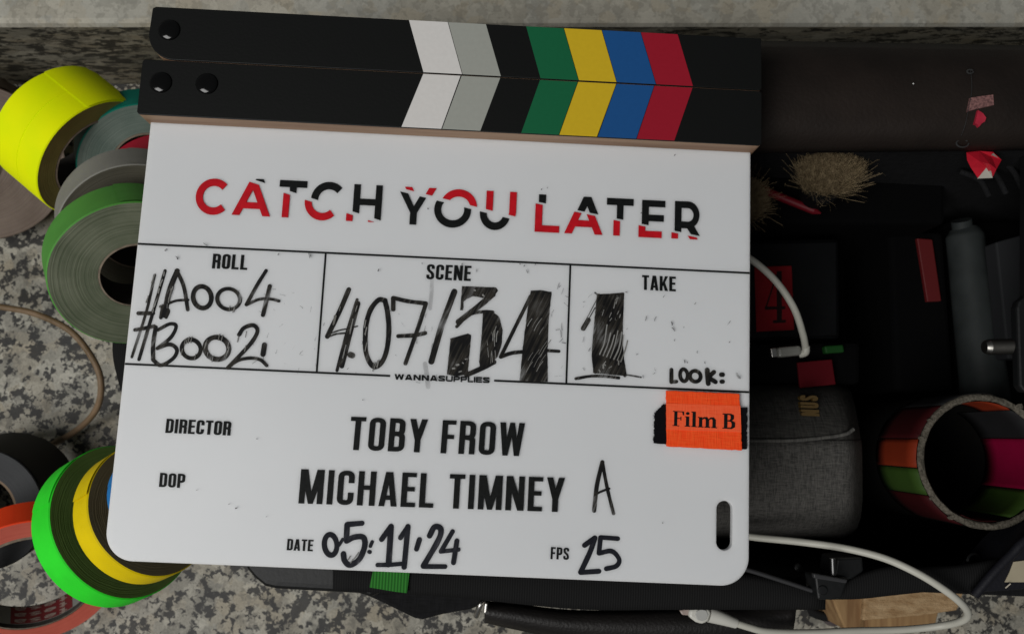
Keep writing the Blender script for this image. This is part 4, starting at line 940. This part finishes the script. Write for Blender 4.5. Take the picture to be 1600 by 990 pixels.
# grey fabric case
def case():
    M_case = weave_mat('grey_melange', (0.035, 0.034, 0.032), (0.105, 0.10, 0.092), 1900, 0.6)
    M_case2 = weave_mat('grey_melange_lid', (0.018, 0.0175, 0.016), (0.045, 0.043, 0.039), 1100, 0.6)
    c = at(1250, 740, .06); t = thing('fabric_case', 'grey melange fabric zip case with yellow letters beside the striped tube', 'case', c)
    # soft body: rounded box, upper half lid, lower half front face sloping down to the viewer
    def soft(name, rows, m):
        vs, fs = [], []; n = 26
        for (yy, z, xl_, xr_, rr) in rows:
            for i in range(n+1):
                u = i/n; x = xl_+(xr_-xl_)*u
                drop = rr*max(0, (abs(u-0.5)*2-0.80)/0.20)**2.2
                vs.append(at(x, yy, z-drop)+Vector((0, 0, .0007*noise.noise(Vector((x*.02, yy*.02, 5))))))
        for j in range(len(rows)-1):
            for i in range(n):
                a = j*(n+1)+i; fs.append((a, a+n+1, a+n+2, a+1))
        return raw(name, vs, fs, m, t, True)
    L = 1090
    soft('lid', [(596, .075, L, 1318, .02), (601, .108, L, 1322, .022), (612, .122, L, 1330, .02), (635, .131, L, 1336, .02), (660, .137, L, 1341, .02), (680, .140, L, 1344, .02), (686, .1395, L, 1345, .02)], M_case2)
    soft('body', [(687, .1385, L, 1345.5, .02), (690, .140, L, 1346, .02), (700, .1415, L, 1347, .02), (740, .142, L, 1348, .02), (780, .1415, L, 1348, .021), (808, .139, L, 1345, .022), (825, .132, L, 1339, .024), (834, .120, L, 1328, .026), (838, .100, L, 1318, .026), (840, .05, L, 1314, .02)], M_case)
    tube('piping', [at(x, y, .1405) for x, y in ((1100, 690), (1170, 688), (1230, 688), (1280, 684), (1320, 678), (1334, 670))], .0010, weave_mat('case_piping', (0.05, 0.049, 0.045), (0.13, 0.125, 0.115), 1100, .4), t, 8)
    zt = .1352
    text('printed_text', 'NUS', at(1280, 650, zt)[:2], at(1277, 618, zt)[:2], at(1252, 649, zt)[:2], mat('yellow_print', (0.075, 0.042, 0.005), 0.6), t, zt-.003, .0035, stroke=.2, gap=.12, wid={'N': .5, 'U': .45, 'S': .42})
case()

# striped tube: card core wrapped in strips of coloured tape
def striped_tube():
    zt = .158; c = at(1540, 720, zt); k = pxm(1540, 720, zt); Ro, th, hgt = 105*k, 11*k, .145
    az = Vector((-0.03, 0.0, 1)).normalized(); ux = Vector((1, 0, 0.03)).normalized(); Fm = Matrix((ux, az.cross(ux), az)).transposed(); base = c-Fm.col[2]*hgt
    t = thing('striped_tube', 'cardboard tube wrapped in orange, green and pink tape strips at the right', 'tube', base)
    M_card = mat('raw_card_edge', (0.06, 0.053, 0.041), 0.9, 0.15, col2=(0.14, 0.125, 0.10), scale=700, bump=0.8, bscale=900)
    # ragged rim
    vs, fs = [], []; n = 96
    prof = [(Ro, 0), (Ro, hgt-.001), (Ro-.0008, hgt), (Ro-th+.0008, hgt), (Ro-th, hgt-.001), (Ro-th, 0)]
    for i in range(n):
        a = 2*math.pi*i/n
        for r_, z_ in prof:
            j = noise.noise(Vector((math.cos(a)*6, math.sin(a)*6, z_*60+r_*300)))
            top = z_ > hgt-.002
            vs.append(Fm @ Vector(((r_+(.0005*j if top else 0))*math.cos(a), (r_+(.0005*j if top else 0))*math.sin(a), z_+(.0005*j if top else 0)))+base)
    m_ = len(prof)
    for i in range(n):
        j = (i+1) % n
        for q in range(m_-1): fs.append((i*m_+q, j*m_+q, j*m_+q+1, i*m_+q+1))
    mi = [1 if (f % (m_-1)) in (0, 4) else 0 for f in range(len(fs))]
    raw('tube_wall', vs, fs, [M_card, mat('dark_card', (0.0035, 0.0033, 0.003), 0.9, 0.05)], t, True, mi=mi, sharp=50)
    def strip(a0, a1, m, r_, z0, z1, lbl):
        n2 = max(3, int((a1-a0)/4)); v, f = [], []
        for i in range(n2+1):
            a = math.radians(a0+(a1-a0)*i/n2)
            for q in range(5):
                z_ = z0+(z1-z0)*q/4
                v.append(Fm @ Vector((r_*math.cos(a), r_*math.sin(a), z_+(.0008*noise.noise(Vector((a*9, q, 1))) if q == 4 else 0)))+base)
        for i in range(n2):
            for q in range(4): f.append((i*5+q, (i+1)*5+q, (i+1)*5+q+1, i*5+q+1))
        o = raw('tape_strip', v, f, m, t, True); s = o.modifiers.new('t', 'SOLIDIFY'); s.thickness = .0002; o['label'] = lbl; return o
    cO = cloth_tape('strip_orange', (0.19, 0.022, 0.006)); cG = cloth_tape('strip_green', (0.03, 0.064, 0.010)); cP = cloth_tape('strip_pink', (0.21, 0.001, 0.03)); cR = cloth_tape('strip_dark_red', (0.035, 0.003, 0.004)); cK = T_blk
    ro = Ro+.0004; rn = Ro-th-.0004
    # outside, angles from the photo's right, counter-clockwise (180 = left)
    strip(128, 163, cR, ro, hgt-.05, hgt-.001, 'dark red tape strip'); strip(164, 188, cO, ro, hgt-.05, hgt-.0015, 'orange tape strip'); strip(189, 212, cG, ro, hgt-.05, hgt-.001, 'green tape strip'); strip(213, 250, cR, ro, hgt-.05, hgt-.001, 'dark red tape strip')
    strip(80, 127, cK, ro, hgt-.05, hgt-.001, 'black tape strip')
    # inside, seen on the right
    strip(-27, 24, cP, rn, hgt-.055, hgt-.002, 'pink tape strip'); strip(-66, -28, cG, rn, hgt-.055, hgt-.002, 'green tape strip'); strip(62, 106, cO, rn, hgt-.03, hgt-.001, 'orange tape strip'); strip(-115, -80, cR, rn, hgt-.02, hgt-.001, 'dark red tape strip')
    strip(25, 61, cK, rn, hgt-.055, hgt-.001, 'black tape strip')
    # torn flakes on the rim
    for a, s_ in ((163, .002), (57, .0022), (237, .002), (215, .0016), (145, .0014), (20, .0024)):
        ar = math.radians(a); p = Fm @ Vector((Ro*math.cos(ar), Ro*math.sin(ar), hgt))+base; rr = random.Random(a)
        pts = [(p.x+s_*rr.uniform(.5, 1.3)*math.cos(q*1.05), p.y+s_*rr.uniform(.4, .9)*math.sin(q*1.05)) for q in range(6)]
        prism('torn_flake', pts, p.z+.0002, p.z+.0006, M_card, t)
striped_tube()

# grey bottle, red strip, grey board, threaded bolt
c = at(1520, 480, .03); t = thing('grey_bottle', 'dim grey cylindrical bottle lying in the bag above the striped tube', 'bottle', c)
M_bot = mat('grey_bottle_skin', (0.026, 0.030, 0.030), 0.6, 0.15, var=0.35, scale=30)
tube('bottle_body', [at(1509, 380, .082), at(1518, 450, .082), at(1527, 520, .082), at(1537, 600, .082), at(1540, 665, .08)], .0122, M_bot, t, 28, 6, rf=lambda u: 0.90+0.28*u)
tube('shoulder', [at(1505, 357, .082), at(1507, 366, .082), at(1509, 380, .082)], .0110, M_bot, t, 28, 6, rf=lambda u: 0.72+.28*min(1, u*1.6))
tube('cap', [at(1502, 344, .086), at(1504, 358, .084)], .006, M_steel if False else M_bot, t, 18, 3)
band('seam', [(1527, 372), (1536, 430), (1548, 520), (1558, 600)], [(1530, 372), (1539, 430), (1551, 520), (1561, 600)], .0915, mat('bottle_seam', (0.03, 0.034, 0.034), 0.5), t, .0008, bow=.0003)
g = slab('red_strip', [(1433, 372), (1457, 374), (1471, 470), (1449, 471)], .085, .003, mat('red_tape_strip', (0.09, 0.002, 0.003), 0.6), None, .0005)
tag(g, 'narrow red strip standing left of the grey bottle', 'strip')
g = slab('grey_board', [(1556, 378), (1600, 366), (1660, 366), (1660, 560), (1575, 560), (1566, 470)], .115, .012, mat('dark_grey_board', (0.022, 0.023, 0.025), 0.7, 0.15), None, .001)
tag(g, 'dark grey board at the right edge behind the threaded bolt', 'board')
c = at(1565, 542, .16); t = thing('threaded_bolt', 'steel threaded bolt sticking out of the black frame plate', 'bolt', c)
a, b = at(1538, 542, .166), at(1594, 541, .166); ax = (b-a); Lb = ax.length
prof = [(.0001, 0), (.0030, 0), (.0036, .0011)]
zz = .0022
while zz < Lb: prof += [(.00405, zz), (.0034, zz+.00042)]; zz += .00085
lathe('thread', prof, mat('bolt_steel', (0.30, 0.29, 0.27), 0.35, 0.5, metal=1), frame_z(ax), a, t, 28, sharp=60)

# bristle brushes, pencils, crumpled tape
M_bris = mat('tan_bristle', (0.25, 0.19, 0.11), 0.8, 0.2, col2=(0.11, 0.078, 0.042), scale=400)
M_bris.node_tree.nodes['Principled BSDF'].inputs['Roughness'].default_value = .7
def brush(label, px, py, z, rx, ry, hgt, n, seed, lean):
    c = at(px, py, z); t = thing('bristle_brush', label, 'brush', c-Vector((0, 0, .03)), 'tan bristle brushes in the bag')
    k = pxm(px, py, z); rr = random.Random(seed); vs, fs = [], []
    lv = AX*lean[0]+AD*lean[1]
    for i in range(n):
        a = rr.uniform(0, 2*math.pi); q = math.sqrt(rr.random()); u = Vector((math.cos(a)*rx*k*q, -math.sin(a)*ry*k*q, 0))
        root = c+u*0.6-Vector((0, 0, hgt)); wild = rr.random() < .16
        tip = c+u*(1.0+rr.gauss(0, .08))+Vector((rr.gauss(0, .0016), rr.gauss(0, .0016), rr.gauss(0, .002)-.006*q*q))
        if wild: tip += Vector((rr.gauss(0, .005), rr.gauss(0, .005), rr.uniform(-.006, .0)))
        root += lv*.5*k; mid = (root+tip)/2+Vector((rr.gauss(0, .0012), rr.gauss(0, .0012), .002))
        s_ = Vector((rr.gauss(0, 1), rr.gauss(0, 1), 0)).normalized()*rr.uniform(.00005, .00011)
        b_ = len(vs); curl = tip+Vector((rr.gauss(0, .0011), rr.gauss(0, .0011), rr.uniform(-.001, .0005)))
        vs += [root-s_, root+s_, mid-s_, mid+s_, tip-s_, tip+s_, curl]
        fs += [(b_, b_+1, b_+3, b_+2), (b_+2, b_+3, b_+5, b_+4), (b_+4, b_+5, b_+6)]
    o = raw('bristles', vs, fs, M_bris, t); o['kind'] = 'stuff'
    lathe('ferrule', [(rx*k*.62, 0), (rx*k*.62, .012), (rx*k*.55, .0135), (.0001, .0135)], M_dark, Matrix.Identity(3), c-Vector((0, 0, hgt+.006))+lv*.5*k, t, 24)
    tube('handle', [Vector((c.x, c.y, c.z-hgt-.004))+lv*.5*k, Vector((c.x, c.y, .0125))+lv*.5*k], .006, M_dark, t, 14, 0)
brush('large fuzzy tan bristle brush hanging below the dark lid', 1306, 256, .160, 45, 23, .022, 15000, 2, (0, 46))
brush('small tan bristle brush half hidden by the board edge, under the sticks', 1176, 305, .150, 24, 27, .022, 6000, 4, (0, 10))
# loose hairs trailing below the large brush
def pencil(label, pts, r, m, tipm):
    c = at(*pts[0]); t = thing('red_pencil', label, 'pencil', c, 'red pencils in the bag')
    P = [at(*p) for p in pts]; tube('barrel', P, r, m, t, 8, 4); d = (P[-1]-P[-2]).normalized()
    tube('tip', [P[-1], P[-1]+d*.004], r, tipm, t, 8, 0, rf=lambda u: 1-.8*u)
M_rp = mat('red_pencil_paint', (0.11, 0.004, 0.009), 0.5, 0.2)
pencil('red pencil pointing away from the small brush', [(1180, 290, .120), (1215, 306, .125), (1272, 329, .13)], .0024, M_rp, M_rp)
pencil('thin red pencil below the other one, barely visible', [(1205, 328, .10), (1250, 337, .10)], .0015, M_rp, M_dark)
pencil('red pencil lying along the edge of the dark lid', [(1345, 244, .117), (1400, 246, .117), (1464, 248, .117)], .0016, M_rp, M_dark)
def crumple():
    c = at(1537, 258, .172); t = thing('crumpled_tape', 'crumpled red and white tape under the lid at the upper right', 'tape', c)
    z = .176; q = lambda x, y, dz: at(x, y, z+dz)
    v = [q(1510, 238, 0), (q(1530, 236, .002)), q(1552, 238, .003), q(1565, 250, .001), q(1557, 264, .004), q(1551, 277, .001), q(1546, 256, .007), q(1541, 262, .003), q(1528, 278, .001), q(1517, 262, .003), q(1511, 250, .001), q(1530, 252, .006), q(1550, 245, .001)]
    f = [(0, 10, 11), (0, 11, 1), (1, 11, 6), (1, 6, 12), (1, 12, 2), (2, 12, 3), (12, 6, 4), (12, 4, 3), (4, 6, 5), (10, 9, 11), (9, 8, 7), (9, 7, 11), (11, 7, 6), (6, 7, 5)]
    o = raw('red_film', v, f, mat('red_film_tape', (0.50, 0.012, 0.028), 0.4, 0.4, var=0.1, scale=200), t); s = o.modifiers.new('t', 'SOLIDIFY'); s.thickness = .0004
    v = [q(1541, 262, .0025), q(1551, 278, .0015), q(1527, 279, .0005), q(1546, 256, .0062)]
    o = raw('white_backing', v, [(0, 2, 1), (0, 1, 3)], mat('white_backing', (0.42, 0.40, 0.35), 0.6), t); s = o.modifiers.new('t', 'SOLIDIFY'); s.thickness = .0003
    v = [q(1548, 243, .003), q(1552, 239, .0045), q(1560, 247, .0035), q(1551, 243, .005)]
    o = raw('white_backing', v, [(0, 3, 1), (1, 3, 2)], mat('white_backing', (0.42, 0.40, 0.35)), t)
crumple()

# ------------------------------------------------------------------ long white cable and the wood block outside
c = at(1090, 962, .145); t = thing('phone_cable', 'long white cable looping over the front of the bag to a small white connector', 'cable', c)
tube('lead', [at(1150, 833, .149), at(1165, 836, .150), at(1180, 839, .152), at(1250, 846, .158), at(1320, 856, .166), at(1380, 871, .173), at(1430, 893, .178), at(1470, 917, .180), at(1500, 940, .178), at(1512, 957, .172), at(1503, 969, .165),
     at(1470, 977, .155), at(1410, 983, .15), at(1330, 985, .15), at(1260, 988, .152), at(1200, 986, .155), at(1170, 979, .156), at(1145, 971, .156)], .0018, M_cable, t, 14, 8)
M_conn = mat('white_connector', (0.58, 0.57, 0.52), 0.35, 0.45)
tube('strain_relief', [at(1150, 973, .156), at(1130, 966, .157), at(1108, 959, .157)], .0031, M_conn, t, 14, 4, rf=lambda u: .8+.45*u)
slab('connector', [(1078, 951), (1092, 949), (1106, 949), (1112, 956), (1108, 970), (1098, 975), (1088, 972), (1076, 963)], .161, .0055, M_conn, t, .0016, 3)
slab('connector_face', [(1088, 954), (1096, 951), (1104, 953), (1107, 960), (1103, 968), (1096, 970), (1089, 967), (1086, 960)], .1614, .001, mat('grey_pad', (0.42, 0.42, 0.40), 0.4), t, .0003)
slab('connector_tip', [(1062, 953), (1078, 950), (1076, 961), (1066, 960)], .159, .0022, mat('dull_tip', (0.35, 0.28, 0.25), 0.35, 0.5), t, .0005)

M_osb = mat('rough_wood', (0.30, 0.185, 0.09), 0.85, 0.2, col2=(0.46, 0.32, 0.18), scale=120, stretch=(1, 2.4, 1), bump=0.8, bscale=500)
M_wside = mat('wood_grain', (0.20, 0.11, 0.05), 0.8, 0.2, col2=(0.36, 0.23, 0.11), scale=200, stretch=(1, .1, 1), bump=0.3, bscale=300)
c = at(1420, 945, 0); t = thing('wood_block', 'rough sawn wooden block on the floor under the front of the bag', 'wood block', c)
slab('block_top', [(1352, 905), (1500, 895), (1506, 925), (1496, 953), (1440, 961), (1348, 969)], .075, .030, M_osb, t, .001)
slab('block_side', [(1296, 905), (1351, 905), (1347, 969), (1345, 984), (1322, 985), (1300, 935)], .072, .069, M_wside, t, .001)
slab('block_foot', [(1352, 905), (1480, 900), (1460, 985), (1352, 985)], .040, .039, M_wside, t, .001)
